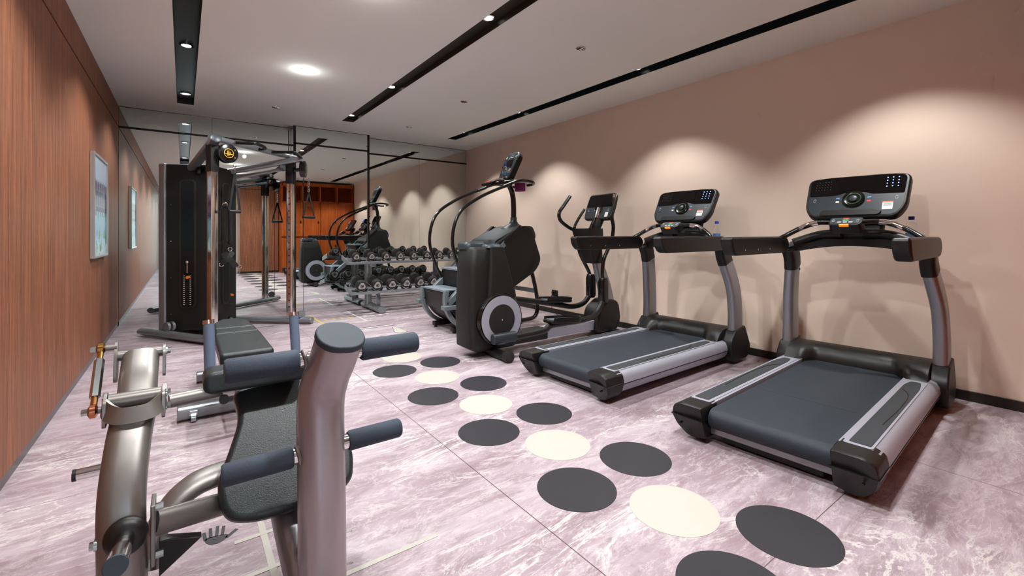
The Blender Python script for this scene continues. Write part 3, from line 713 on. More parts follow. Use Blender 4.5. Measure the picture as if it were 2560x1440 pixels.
# ------------------------------------------------------------ water bottles
def make_bottle(label, loc):
    b = thing('water_bottle', label, 'bottle', loc, group='small blue-capped water bottles')
    G().lathe([(0.026, 0), (0.031, 0.006), (0.031, 0.05), (0.029, 0.056), (0.031, 0.062), (0.031, 0.11), (0.026, 0.132), (0.014, 0.150), (0.013, 0.162)], (0, 0, 0), n=24).out('body', 'bottle', b)
    G().lathe([(0.0145, 0.158), (0.0165, 0.160), (0.0165, 0.180), (0.015, 0.182)], (0, 0, 0), n=20).out('cap', 'bluecap', b)
    G().lathe([(0.0312, 0.03), (0.0316, 0.03), (0.0316, 0.07), (0.0312, 0.07)], (0, 0, 0), n=24).out('label_band', 'bottle_label', b)
    return b

# ------------------------------------------------------------ stair climber (world coordinates, machine faces the beige wall)
def make_climber():
    T = thing('stair_climber', 'tall black stair climber with hooped handrails beside the dumbbell rack', 'stair climber', (2.3, 4.75, 0))
    O = Vector((-2.3, -4.75, 0))
    def P(x, y, z): return Vector((x, y, z)) + O
    YN, YF = 4.43, 5.07
    for s, y0, y1 in ((1, YN, YN + 0.05), (-1, YF - 0.05, YF)):
        prof = roundpoly([(2.36, 0.33), (2.60, 0.06), (2.86, 0.05), (3.20, 0.44), (3.62, 0.66), (3.71, 0.80), (3.55, 1.205), (3.38, 1.235), (3.02, 1.02)], [0.06, 0.3, 0.1, 0.05, 0.1, 0.1, 0.07, 0.1, 0.02], 6)
        G().prism(prof, O, (1, 0, 0), (0, 0, 1), (0, 1, 0), y0, y1).out('side_shroud', 'darkplate', T, bevel=0.012)
        yb = y0 - 0.006 if s == 1 else y1 + 0.006 - 0.062
        # pale inclined beam and curved rear fender
        q = [(2.335, 0.36), (2.385, 0.315), (3.15, 0.985), (3.12, 1.05)]
        G().prism(q, O, (1, 0, 0), (0, 0, 1), (0, 1, 0), yb, yb + 0.062).out('inclined_beam', 'climber_beam', T, bevel=0.006)
        q = [(3.10, 1.03), (3.15, 0.985), (3.40, 1.19), (3.36, 1.24)]
        G().prism(q, O, (1, 0, 0), (0, 0, 1), (0, 1, 0), yb, yb + 0.062).out('upper_beam', 'black', T, bevel=0.006)
        arc_o = []; arc_i = []
        for k in range(13):
            a = R(165 + 95 * k / 12); arc_o.append((2.72 + 0.40 * math.cos(a), 0.40 + 0.385 * math.sin(a))); arc_i.append((2.72 + 0.355 * math.cos(a), 0.40 + 0.34 * math.sin(a)))
        G().prism(arc_o + arc_i[::-1], O, (1, 0, 0), (0, 0, 1), (0, 1, 0), yb, yb + 0.062).out('rear_fender', 'climber_beam', T, bevel=0.004)
        yy = (y0 + y1) / 2 + (-0.03 if s == 1 else 0.03)
        G().box(P(2.37, yy - s * 0.01, 0.315), (0.16, 0.09, 0.045)).out('rear_foothold', 'climber_beam', T, bevel=0.005)
        # hooped handrail
        yr = 4.46 if s == 1 else 5.04
        G().tube([P(2.62, yr, 0.56), P(2.50, yr, 0.79), P(2.435, yr, 1.07), P(2.52, yr, 1.36), P(2.78, yr, 1.55), P(3.15, yr, 1.71), P(3.36, yr, 1.79), P(3.50, yr, 1.80)], 0.019, 14, 8).out('handrail', 'blackgloss', T)
        g = G().tube([P(3.50, yr, 1.80), P(3.60, yr + s * 0.01, 1.79), P(3.66, yr + s * 0.08, 1.775), P(3.66, yr + s * 0.2, 1.77)], 0.018, 12, 6)
        g.out('front_hoop', 'blackgloss', T)
        G().tube([P(3.13, yr, 1.702), P(3.25, yr, 1.75)], 0.022, 12).out('grip_sleeve', 'black', T)
        # front leg loop
        yl = YN + 0.07 if s == 1 else YF - 0.07
        G().tube([P(3.60, yl, 0.66), P(3.66, yl, 0.45), P(3.70, yl, 0.22), P(3.66, yl, 0.075), P(3.50, yl, 0.045), P(3.2, yl, 0.045), P(2.9, yl, 0.06)], 0.026, 12, 6).out('front_leg', 'blackgloss', T)
        G().cyl(P(3.42, yl, 0.0), P(3.42, yl, 0.03), 0.022).out('foot', 'rubber', T)
        G().tube([P(3.20, yl, 0.44), P(2.95, yl, 0.28)], 0.022).out('lower_tube', 'blackgloss', T)
        G().box(P(2.62, YN + 0.09 if s == 1 else YF - 0.09, 0.045), (0.32, 0.07, 0.05)).out('stabilizer', 'black', T, bevel=0.005)
        for x in (2.49, 2.74): G().cyl(P(x, YN + 0.09 if s == 1 else YF - 0.09, 0.0), P(x, YN + 0.09 if s == 1 else YF - 0.09, 0.025), 0.02, n=14).out('foot', 'rubber', T)
    for z, x in ((0.40, 3.66), (0.45, 3.655)): pass
    G().box(P(3.665, 4.75, 0.40), (0.04, 0.50, 0.055)).out('front_crossbar', 'tubegrey', T, bevel=0.006)
    # escalator treads
    for k, (x0, x1, zt) in enumerate(((2.34, 2.60, 0.50), (2.58, 2.82, 0.72), (2.80, 3.04, 0.93))):
        st = G().box(P((x0 + x1) / 2, 4.75, zt - 0.011), (x1 - x0, 0.53, 0.022)).out('tread', 'tread_step', T, bevel=0.003)
        G().box(P(x0 + 0.03, 4.75, zt - 0.125), (0.02, 0.53, 0.20), (0, R(-8), 0)).out('riser', 'black', st, bevel=0.003)
    G().loft([[P(2.42 + 0.30 - 0.33 * math.cos(a), y, 0.38 + 0.0 - 0.31 * math.sin(a)) for a in [R(-20 + 110 * k / 10) for k in range(11)]] + [P(2.75, y, 0.5)] for y in (4.485, 5.015)]).out('stair_drum', 'black', T, angle=40)
    # hood and console post
    hood = roundpoly([(3.00, 0.98), (3.02, 1.05), (3.22, 1.14), (3.42, 1.235), (3.60, 1.23), (3.66, 1.1), (3.6, 1.0)], [0.01, 0.05, 0.1, 0.1, 0.05, 0.05, 0.05], 5)
    G().prism(hood, O, (1, 0, 0), (0, 0, 1), (0, 1, 0), 4.475, 5.025).out('hood', 'panelgrey', T, bevel=0.015)
    G().lathe([(0.17, 0.0), (0.13, 0.03), (0.07, 0.06), (0.042, 0.10), (0.042, 0.15)], P(3.50, 4.75, 1.20), n=28).out('post_base', 'panelgrey', T)
    G().tube([P(3.50, 4.75, 1.28), P(3.50, 4.75, 1.50), P(3.48, 4.75, 1.66), P(3.41, 4.75, 1.80)], 0.035, 14, 8).out('console_post', 'blackgloss', T)
    G().box(P(3.33, 4.75, 1.79), (0.26, 0.42, 0.04), (0, R(-10), 0)).out('accessory_tray', 'black', T, bevel=0.012)
    G().box(P(3.49, 4.60, 1.73), (0.10, 0.12, 0.11)).out('cup_holder', 'purple', T, bevel=0.015)
    fr = plane_frame(P(3.42, 4.75, 2.02), (0, -1, 0), (0.42, 0, 0.9))
    con = patch(fr, 'console', 'black', roundpoly([(-0.13, -0.22), (0.13, -0.22), (0.155, 0.12), (0.11, 0.20), (-0.11, 0.20), (-0.155, 0.12)], [0.03, 0.03, 0.06, 0.06, 0.06, 0.06], 5), -0.075, 0, T, 0.015)
    patch(fr, 'face', 'panelgrey', roundpoly([(-0.115, -0.205), (0.115, -0.205), (0.138, 0.12), (0.10, 0.185), (-0.10, 0.185), (-0.138, 0.12)], 0.04, 5), 0, 0.002, con)
    patch(fr, 'screen', 'screen', at(rrect(0.15, 0.11, 0.005), 0, 0.03), 0.002, 0.004, con)
    o_, ux, uy, n_ = fr; g = G()
    for r_ in range(2):
        for c_ in range(3): g.lathe([(0.007, 0), (0.007, 0.001)], o_ + ux * (-0.08 + c_ * 0.024) + uy * (-0.06 - r_ * 0.03) + n_ * 0.002, n_, 12)
    for r_ in range(4): g.prism(rrect(0.05, 0.006, 0.002), o_ + ux * 0.06 + uy * (-0.05 - r_ * 0.018), ux, uy, n_, 0.002, 0.003)
    g.ring(o_ + ux * -0.105 + uy * 0.125 + n_ * 0.002, n_, 0.014, 0.002); g.ring(o_ + ux * 0.105 + uy * 0.125 + n_ * 0.002, n_, 0.014, 0.002)
    g.tube([o_ + ux * -0.04 + uy * 0.11 + n_ * 0.003, o_ + ux * -0.02 + uy * 0.145 + n_ * 0.003, o_ + ux * 0.045 + uy * 0.135 + n_ * 0.003], 0.0025, 6, 5)
    g.prism(rrect(0.05, 0.006, 0.002), o_ + ux * 0.015 + uy * 0.118, ux, uy, n_, 0.002, 0.003)
    g.out('key_marks', 'white', con)
    g = patch(fr, 'sticker', 'white', at(rrect(0.03, 0.05, 0.002), -0.01, -0.165), 0.002, 0.003, con)
    # stop-button pod on the near side of the tray
    fr2 = plane_frame(P(3.17, 4.86, 1.80), (0, -1, 0), (0.94, 0, 0.34))
    pod = patch(fr2, 'control_pod', 'black', roundpoly([(-0.08, -0.07), (0.08, -0.07), (0.10, 0.05), (0.05, 0.10), (-0.05, 0.10), (-0.10, 0.05)], 0.03, 5), -0.035, 0, T, 0.01)
    patch(fr2, 'stop_button', 'red', rrect(0.06, 0.055, 0.006), 0, 0.006, pod, 0.002)
    G().tube([P(3.19, 4.80, 1.80), P(3.27, 4.72, 1.83), P(3.33, 4.62, 1.79), P(3.33, 4.53, 1.77)], 0.018, 12, 6).out('grip_bar', 'chrome', T)
    return T
make_climber()
make_bottle('blue-capped water bottle on the tray below the stair climber console', (3.30, 4.66, 1.84))
b1 = make_bottle('water bottle with blue cap on the front treadmill beside the right handrail', (0, 0, 0))
b2 = make_bottle('water bottle with blue cap on the rear treadmill beside the right handrail', (0, 0, 0))
def tl(loc, rz, u, v, z): return (loc[0] + u * math.cos(rz) - v * math.sin(rz), loc[1] + u * math.sin(rz) + v * math.cos(rz), z)
b1.location = tl((2.232, 1.036), 0.0634, 1.74, -0.285, 1.063); b2.location = tl((2.206, 2.4255), 0.0288, 1.74, -0.255, 1.063)

# ------------------------------------------------------------ elliptical trainer
def make_elliptical():
    T = thing('elliptical_trainer', 'black elliptical cross trainer with a silver-ringed flywheel disc behind the rear treadmill', 'elliptical trainer', (2.2, 3.56, 0))
    O = Vector((-2.2, -3.56, 0))
    def P(x, y, z): return Vector((x, y, z)) + O
    # rear tower: lofted slices from bottom to top
    def sl(z, x0, x1, y0, y1, r): return [P((x0 + x1) / 2 + a, (y0 + y1) / 2 + b, z) for a, b in rrect(x1 - x0, y1 - y0, r, 4)]
    G().loft([sl(0.065, 2.12, 2.55, 3.44, 3.70, 0.03), sl(0.10, 2.06, 2.60, 3.42, 3.72, 0.04), sl(0.35, 2.045, 2.60, 3.42, 3.72, 0.05), sl(0.55, 2.05, 2.53, 3.42, 3.72, 0.05), sl(0.80, 2.06, 2.46, 3.425, 3.72, 0.05), sl(0.985, 2.08, 2.40, 3.43, 3.72, 0.05), sl(1.01, 2.10, 2.38, 3.45, 3.70, 0.045)]).out('rear_tower', 'darkplate', T, angle=50)
    G().loft([sl(0.985, 2.07, 2.30, 3.52, 3.73, 0.05), sl(1.03, 2.07, 2.30, 3.52, 3.73, 0.05), sl(1.055, 2.09, 2.28, 3.54, 3.71, 0.04)]).out('tower_cap', 'panelgrey', T, angle=50)
    G().loft([sl(1.0, 2.22, 2.41, 3.405, 3.60, 0.05), sl(1.02, 2.225, 2.40, 3.41, 3.59, 0.05), sl(1.035, 2.245, 2.38, 3.43, 3.57, 0.04)]).out('side_cap', 'panelgrey', T, angle=50)
    G().loft([sl(0.36, 2.21, 2.56, 3.385, 3.45, 0.03), sl(0.60, 2.22, 2.52, 3.385, 3.45, 0.03), sl(0.85, 2.24, 2.45, 3.39, 3.45, 0.03), sl(1.005, 2.25, 2.40, 3.40, 3.45, 0.02)]).out('side_bulge', 'darkplate', T, angle=50)
    # flywheel covers either side
    for s, y in ((-1, 3.385), (1, 3.74)):
        c = P(2.345, y, 0.345)
        G().lathe([(0.242, 0), (0.242, 0.05), (0.232, 0.065), (0.216, 0.068)], c - Vector((0, s * 0.045, 0)), (0, s, 0), 48).out('disc_housing', 'blackgloss', T)
        rg = G().lathe([(0.219, 0), (0.219, 0.006), (0.139, 0.006), (0.139, 0)], c + Vector((0, s * 0.020, 0)), (0, s, 0), 56).out('disc_ring', 'silver_light', T)
        G().lathe([(0.141, 0), (0.141, 0.009)], c + Vector((0, s * 0.020, 0)), (0, s, 0), 48).out('disc_centre', 'rubber', T)
        G().ball(c + Vector((0, s * 0.031, 0)), 0.004).out('disc_badge', 'white', rg)
    # rear stabilizer and base
    G().tube([P(2.30, 3.22, 0.045), P(2.30, 3.90, 0.045)], 0.040, 14, smooth=False).out('rear_stabilizer', 'black', T)
    for y in (3.20, 3.92): G().lathe([(0.045, 0), (0.05, 0.01), (0.05, 0.06), (0.03, 0.07)], P(2.30, y + (0.035 if y < 3.5 else -0.035), 0.05), (0, -1 if y < 3.5 else 1, 0), 20).out('end_cap', 'rubber', T)
    G().box(P(2.72, 3.56, 0.115), (0.56, 0.16, 0.11)).out('base_box', 'black', T, bevel=0.01)
    G().box(P(3.36, 3.56, 0.115), (0.76, 0.14, 0.105)).out('silver_rail', 'silver_light', T, bevel=0.006)
    boot = roundpoly([(3.66, 0.03), (4.02, 0.03), (4.08, 0.16), (4.04, 0.36), (3.90, 0.40), (3.72, 0.30)], 0.07, 6)
    G().prism(boot, O, (1, 0, 0), (0, 0, 1), (0, 1, 0), 3.44, 3.68).out('front_boot', 'black', T, bevel=0.025, seg=4)
    G().tube([P(3.92, 3.30, 0.035), P(3.92, 3.82, 0.035)], 0.03, 14, smooth=False).out('front_stabilizer', 'black', T)
    # silver mast
    G().sweep([P(3.97, 3.56, 0.32), P(3.92, 3.56, 0.52), P(3.85, 3.56, 0.70), P(3.78, 3.56, 0.88)], rrect(0.20, 0.10, 0.04), up=(0, 1, 0), sub=5, scale=lambda t: 1 - 0.35 * t).out('mast', 'silver', T, angle=50)
    G().loft([[P(3.74 + a * 0.8 + (z - 0.8) * -0.25, 3.56 + b, z) for a, b in rrect(w, w2, 0.03)] for z, w, w2 in ((0.80, 0.17, 0.15), (0.86, 0.22, 0.18), (1.02, 0.26, 0.20), (1.12, 0.30, 0.26), (1.19, 0.30, 0.28))]).out('neck_housing', 'black', T, angle=45)
    G().sweep([P(3.74, 3.56, 1.15), P(3.80, 3.56, 1.25), P(3.87, 3.56, 1.36)], rrect(0.07, 0.15, 0.03), up=(0, 1, 0), sub=3).out('console_neck', 'blackgloss', T)
    # console
    fr = plane_frame(P(3.845, 3.56, 1.445), (0, -1, 0), (0.36, 0, 0.93))
    con = patch(fr, 'console', 'black', roundpoly([(-0.20, -0.165), (0.20, -0.165), (0.215, 0.0), (0.20, 0.16), (-0.20, 0.16), (-0.215, 0.0)], [0.05, 0.05, 0.2, 0.05, 0.05, 0.2], 5), -0.05, 0, T, 0.014)
    patch(fr, 'lower_panel', 'panelgrey', roundpoly([(-0.18, -0.145), (0.18, -0.145), (0.19, 0.0), (0.18, 0.14), (-0.18, 0.14), (-0.19, 0.0)], 0.03, 5), 0, 0.002, con)
    patch(fr, 'glass_panel', 'screen', roundpoly([(-0.19, -0.01), (0.19, -0.01), (0.18, 0.14), (-0.18, 0.14)], 0.02, 5), 0.002, 0.004, con)
    o_, ux, uy, n_ = fr
    kn = G().lathe([(0.055, 0), (0.055, 0.008), (0.047, 0.012), (0.043, 0.007), (0.03, 0.007)], o_ + uy * -0.04 + n_ * 0.002, n_, 32).out('control_ring', 'blackgloss', con)
    G().lathe([(0.022, 0), (0.022, 0.01)], o_ + uy * -0.04 + n_ * 0.008, n_, 20).out('dial', 'panelgrey', kn)
    g = G()
    for dx in (-0.15, 0.15): chevrons(g, fr, dx, -0.05, 0.008, 0.003)
    g.out('key_marks', 'white', con)
    st = patch(fr, 'warning_sticker', 'white', at(rrect(0.045, 0.055, 0.002), 0.135, -0.105), 0.002, 0.0032, con)
    # arms: near side and far side
    def side(yo, px, pts_low, pts_up, short, pedal_c, arm):
        G().tube(pts_up, 0.021, 14, 8).out('handle_arm', 'blackgloss', T)
        hg = short
        G().tube(hg, 0.016, 12, 8).out('fixed_handle', 'blackgloss', T)
        G().tube(arm, 0.030, 14, 8).out('pedal_arm', 'black', T)
        c = Vector(pts_low)
        G().loft([[c + Vector((a, b, z)) for a, b in rrect(w, 0.085, 0.03)] for z, w in ((-0.13, 0.07), (-0.10, 0.115), (0.10, 0.115), (0.14, 0.08))]).out('pivot_cover', 'blackgloss', T, angle=50)
        pd = Vector(pedal_c)
        ol = roundpoly([(-0.22, -0.075), (0.16, -0.075), (0.22, -0.03), (0.22, 0.03), (0.16, 0.075), (-0.22, 0.075)], 0.04, 5)
        a = R(-4)
        X, Yv, Z = Vector((math.cos(a), 0, math.sin(a))), Vector((0, 1, 0)), Vector((-math.sin(a), 0, math.cos(a)))
        p = G().prism(ol, pd, X, Yv, Z, -0.03, 0.0).out('pedal', 'black', T, bevel=0.008)
        inn = [(x * 0.9, y * 0.84) for x, y in ol]
        G().prism(inn, pd, X, Yv, Z, 0.0, 0.004).out('tread_pad', 'pedal_grey', p)
        n = len(ol); g = G()
        for (q, w) in zip(ol, ol[1:] + ol[:1]):
            if q[0] < -0.19 and w[0] < -0.19: continue
            h = 0.026
            A0 = pd + X * q[0] + Yv * q[1]; B0 = pd + X * w[0] + Yv * w[1]; A1 = pd + X * q[0] * 0.93 + Yv * q[1] * 0.9; B1 = pd + X * w[0] * 0.93 + Yv * w[1] * 0.9
            if (A0 - B0).length < 1e-5: continue
            g.quadbox([A0, B0, B1, A1], [A0 + Z * h, B0 + Z * h, B1 + Z * h, A1 + Z * h])
        g.out('pedal_rim', 'black', p)
    # near side
    side(0, 0, P(3.775, 3.44, 0.50), [P(3.775, 3.44, 0.58), P(3.76, 3.44, 0.70), P(3.78, 3.43, 0.86), P(3.87, 3.41, 1.04), P(3.895, 3.40, 1.20), P(3.86, 3.39, 1.32), P(3.87, 3.38, 1.46), P(3.90, 3.38, 1.57)],
         [P(3.72, 3.50, 1.13), P(3.66, 3.49, 1.20), P(3.68, 3.47, 1.30), P(3.71, 3.45, 1.42)], P(3.08, 3.335, 0.275),
         [P(2.30, 3.285, 0.195), P(2.55, 3.285, 0.195), P(2.78, 3.29, 0.205), P(2.90, 3.32, 0.235), P(3.1, 3.335, 0.235), P(3.35, 3.34, 0.235), P(3.58, 3.39, 0.25), P(3.72, 3.43, 0.34), P(3.775, 3.44, 0.44)])
    G().sweep([P(2.19, 3.285, 0.20), P(2.30, 3.285, 0.20), P(2.44, 3.285, 0.20)], rrect(0.075, 0.09, 0.03), up=(0, 0, 1), sub=3).out('arm_knuckle', 'panelgrey', T, bevel=0.01)
    G().tube([P(3.865, 3.38, 1.42), P(3.90, 3.38, 1.57)], 0.0235, 14, smooth=False).out('chrome_grip', 'chrome', T)
    G().tube([P(3.685, 3.463, 1.31), P(3.712, 3.45, 1.42)], 0.019, 12, smooth=False).out('chrome_grip', 'chrome', T)
    # far side
    side(0, 0, P(3.85, 3.70, 0.52), [P(3.85, 3.70, 0.60), P(3.81, 3.70, 0.70), P(3.69, 3.72, 0.91), P(3.70, 3.76, 1.06), P(3.76, 3.81, 1.14), P(3.60, 3.82, 1.21), P(3.48, 3.82, 1.285), P(3.46, 3.82, 1.37), P(3.53, 3.82, 1.455), P(3.63, 3.82, 1.57)],
         [P(3.66, 3.62, 1.10), P(3.585, 3.66, 1.14), P(3.545, 3.66, 1.20), P(3.60, 3.66, 1.29), P(3.70, 3.66, 1.41)], P(3.38, 3.78, 0.395),
         [P(2.55, 3.80, 0.47), P(2.75, 3.80, 0.455), P(3.1, 3.78, 0.395), P(3.4, 3.78, 0.335), P(3.62, 3.77, 0.295), P(3.76, 3.73, 0.33), P(3.85, 3.70, 0.44)])
    return T
make_elliptical()
# ------------------------------------------------------------ dumbbell rack
RK = thing('dumbbell_rack', 'two-tier grey steel dumbbell rack standing against the mirrors', 'rack', (2.9, 6.6, 0))
O = Vector((-2.9, -6.6, 0))
def P(x, y, z): return Vector((x, y, z)) + O
for x in (2.29, 3.93):
    G().sweep([P(x, 6.26, 0.048), P(x, 7.04, 0.048)], oval(0.13, 0.095, 24), up=(0, 0, 1), smooth=False).out('foot', 'tubegrey', RK, bevel=0.008)
    G().sweep([P(x - 0.03, 6.78, 0.05), P(x - 0.03, 6.78, 0.70)], oval(0.105, 0.07, 24), up=(0, 1, 0), smooth=False).out('upright', 'tubegrey', RK)
    G().sweep([P(x, 6.44, 0.06), P(x, 6.42, 0.16), P(x, 6.44, 0.25), P(x, 6.52, 0.33)], rrect(0.05, 0.05, 0.01), up=(1, 0, 0), sub=4).out('strut', 'tubegrey', RK)
def rack_tier(x0, x1, yf, zf, nm):
    tilt = R(14)
    for k, dy in enumerate((0.0, 0.20)):
        y = yf + dy; z = zf + math.tan(tilt) * dy
        G().box(P((x0 + x1) / 2, y + 0.025, z), (x1 - x0, 0.055, 0.012), (tilt, 0, 0)).box(P((x0 + x1) / 2, y, z - 0.012), (x1 - x0, 0.008, 0.03), (tilt, 0, 0)).out(nm, 'tubegrey', RK)
    for x in (x0, x1 - 0.0):
        G().quadbox([P(x - 0.006, yf - 0.01, zf - 0.03), P(x + 0.006, yf - 0.01, zf - 0.03), P(x + 0.006, yf + 0.30, zf + 0.03), P(x - 0.006, yf + 0.30, zf + 0.03)],
                    [P(x - 0.006, yf - 0.01, zf + 0.03), P(x + 0.006, yf - 0.01, zf + 0.03), P(x + 0.006, yf + 0.30, zf + 0.10), P(x - 0.006, yf + 0.30, zf + 0.10)]).out('tier_end_plate', 'tubegrey', RK, bevel=0.003)
rack_tier(1.85, 4.02, 6.40, 0.728, 'top_rail'); rack_tier(1.85, 4.02, 6.24, 0.318, 'bottom_rail')
for x in (2.29, 3.93):
    G().box(P(x - 0.03, 6.66, 0.705), (0.06, 0.3, 0.05), (R(14), 0, 0)).out('bracket', 'tubegrey', RK, bevel=0.004)
    G().box(P(x - 0.03, 6.58, 0.35), (0.06, 0.42, 0.05), (R(14), 0, 0)).out('bracket', 'tubegrey', RK, bevel=0.004)

# ------------------------------------------------------------ dumbbells
def make_dumbbell(rad, L, head, label, loc, group):
    D = thing('dumbbell', label, 'dumbbell', loc, 0, group)
    tl_ = R(14)
    ax = Vector((0, math.cos(tl_), math.sin(tl_)))
    G().lathe([(0.013, 0), (0.0165, 0.02), (0.0185, 0.06), (0.0165, 0.10), (0.013, L - 2 * head)], -ax * (L / 2 - head), ax, 20).out('handle', 'chrome', D)
    for s in (-1, 1):
        c = ax * s * (L / 2 - head)
        hd = G().lathe([(rad * 0.80, 0), (rad * 0.98, 0.006), (rad, 0.014), (rad, head - 0.014), (rad * 0.94, head - 0.004), (rad * 0.80, head)], c, ax * s, 32).out('head', 'rubber', D)
        e_ = Vector((1, 0, 0)); f_ = (ax * s).cross(e_)
        tri = []
        for k in range(3):
            a0 = R(90 + 120 * k)
            tri += [(rad * 0.74 * math.cos(a0 - 0.33), rad * 0.74 * math.sin(a0 - 0.33)), (rad * 0.74 * math.cos(a0 + 0.33), rad * 0.74 * math.sin(a0 + 0.33))]
        lb = G().prism(roundpoly(tri, rad * 0.12, 3), c + ax * s * head, e_, f_, ax * s, -0.001, 0.0015).out('weight_label', 'label_grey', D)
        g = G().lathe([(rad * 0.33, 0), (rad * 0.33, 0.0015)], c + ax * s * (head + 0.0012), ax * s, 24)
        g.out('label_disc', 'rubber', hd)
        G().ring(c + ax * s * (head + 0.003), ax * s, rad * 0.19, rad * 0.035, 20, 6).out('label_ring', 'label_grey', hd)
    return D
ordn = ['first', 'second', 'third', 'fourth', 'fifth', 'sixth', 'seventh', 'eighth', 'ninth']
top = make_dumbbell(0.0585, 0.235, 0.062, 'small black dumbbell on the top tier, first from the open rack end', (1.985, 6.555, 0.831), 'dumbbells on the top tier')
for k in range(1, 9):
    dup(top, (1.985 + 0.2175 * k, 6.555, 0.831), 0, 'small black dumbbell on the top tier, %s from the open rack end' % ordn[k])
low = make_dumbbell(0.074, 0.285, 0.082, 'large black dumbbell on the bottom tier, first from the open rack end', (2.005, 6.405, 0.438), 'dumbbells on the bottom tier')
for k in range(1, 9):
    dup(low, (2.005 + 0.2195 * k, 6.405, 0.438), 0, 'large black dumbbell on the bottom tier, %s from the open rack end' % ordn[k])
def saddles(x0, step, rad, yf, zf, ya, za):
    for k in range(9):
        for dy in (0.03, 0.225):
            z = zf + math.tan(R(14)) * dy; x = x0 + step * k
            r_ = rad / math.cos(R(14)) + 0.007
            pts = [(r_ * math.cos(a), r_ * math.sin(a)) for a in [R(215 + 110 * q / 8) for q in range(9)]]
            pts2 = [(r_ * 1.14, -r_ * 0.35), (-r_ * 1.14, -r_ * 0.35)]
            zc = za + math.tan(R(14)) * (yf + dy - ya)
            ol_ = [(p[0], p[1]) for p in pts] + [(r_ * 1.02, -r_ * 0.48), (r_ * 0.75, -r_ * 1.12), (-r_ * 0.75, -r_ * 1.12), (-r_ * 1.02, -r_ * 0.48)]
            G().prism(ol_, P(x, 0, zc), (1, 0, 0), (0, 0, 1), (0, 1, 0), yf + dy - 0.018, yf + dy + 0.018).out('saddle', 'black', RK)
saddles(1.985, 0.2175, 0.0585, 6.42, 0.725, 6.555, 0.831); saddles(2.005, 0.2195, 0.074, 6.26, 0.318, 6.405, 0.438)

# ------------------------------------------------------------ cable machine
CM = thing('cable_machine', 'black and silver cable machine with two chrome posts by the walnut wall', 'cable machine', (0.45, 6.1, 0))
O2 = Vector((-0.45, -6.1, 0))
def Q(x, y, z): return Vector((x, y, z)) + O2
P1, P2 = (0.24, 5.49), (1.09, 6.22)
# floor beams
G().sweep([Q(-0.37, 6.46, 0.05), Q(0.30, 5.38, 0.05)], oval(0.11, 0.075, 24), up=(0, 0, 1), smooth=False).out('base_beam', 'tubegrey', CM, bevel=0.006)
G().sweep([Q(0.35, 6.85, 0.05), Q(1.31, 6.05, 0.05)], oval(0.11, 0.075, 24), up=(0, 0, 1), smooth=False).out('base_beam', 'tubegrey', CM, bevel=0.006)
# weight stack shroud: two faces meeting at an edge
A_, B_, C_, D_, E_ = (-0.16, 6.20), (0.05, 5.99), (0.27, 5.97), (0.53, 6.45), (0.02, 6.78)
zb, zt = 0.07, 1.90
body = [A_, B_, C_, D_, E_]
body = [A_, (0.245, 5.985), D_, E_]
CB = G().quadbox([Q(x, y, zb) for x, y in body], [Q(x, y, zt) for x, y in body]).out('weight_shroud', 'darkplate', CM, bevel=0.02, seg=3)
G().quadbox([Q(-0.225, 6.24, 0.07), Q(-0.16, 6.18, 0.07), Q(-0.12, 6.24, 0.07), Q(-0.18, 6.30, 0.07)], [Q(-0.225, 6.24, 1.905), Q(-0.16, 6.18, 1.905), Q(-0.12, 6.24, 1.905), Q(-0.18, 6.30, 1.905)]).out('corner_column', 'tubegrey', CM, bevel=0.022, seg=4)
def face_frame(a, b):
    a, b = Vector((a[0], a[1], 0)), Vector((b[0], b[1], 0)); ux = (b - a).normalized()
    return (a + b) / 2 + O2, ux, Vector((0, 0, 1)), ux.cross(Vector((0, 0, 1)))
for a_, b_, off, w_ in ((body[0], body[1], 0.0, 0.13), (body[1], body[2], 0.03, 0.12)):
    fr = face_frame(a_, b_)
    rim = patch(fr, 'window_rim', 'rim', [(x + off, y + 1.02) for x, y in rrect(w_ + 0.04, 1.42, 0.05)], 0.0, 0.008, CM, 0.003)
    patch(fr, 'window_slot', 'slot1', [(x + off, y + 1.02) for x, y in rrect(w_, 1.38, 0.035)], 0.008, 0.010, rim)
    if a_ == body[0]:
        o_, ux, uy, n_ = fr
        st = G()
        for k in range(15): st.prism(rrect(w_ * 0.8, 0.019, 0.003), o_ + uy * (0.355 + 0.0225 * k), ux, uy, n_, 0.010, 0.022)
        stp = st.out('weight_plates', 'black', CM)
        for q in (-0.028, 0.035):
            g = G()
            for k in range(15): g.prism(rrect(0.014, 0.006, 0.001, 2), o_ + ux * q + uy * (0.355 + 0.0225 * k), ux, uy, n_, 0.022, 0.0235)
            g.out('number_marks', 'white', stp)
        G().cyl(o_ + ux * 0.02 + uy * 0.655 + n_ * 0.02, o_ + ux * 0.02 + uy * 0.655 + n_ * 0.06, 0.014).out('selector_pin', 'orange_dark', CM)
        G().tube([o_ + uy * 0.70 + n_ * 0.016, o_ + uy * 0.80 + n_ * 0.016], 0.008, 10).ball(o_ + uy * 0.82 + n_ * 0.016, 0.018).out('lift_rod', 'chrome', CM)
        for yy in (0.25, 0.65, 1.05, 1.45):
            G().cyl(o_ - ux * 0.17 + uy * yy, o_ - ux * 0.17 + uy * yy + n_ * 0.004, 0.006, n=10).out('screw', 'zinc', CM)
def post(px_, py_, dr):
    G().sweep([Q(px_, py_, 0.08), Q(px_, py_, 1.80)], rrect(0.074, 0.074, 0.008, 3), up=dr, smooth=False).out('post', 'chrome_pole', CM)
    G().sweep([Q(px_, py_, 1.76), Q(px_, py_, 2.04)], rrect(0.088, 0.088, 0.008, 3), up=dr, smooth=False).out('pulley_carriage', 'black', CM, bevel=0.003)
post(P1[0], P1[1], (0.53, -0.85, 0)); post(P2[0], P2[1], (0.85, -0.53, 0))
g = G()
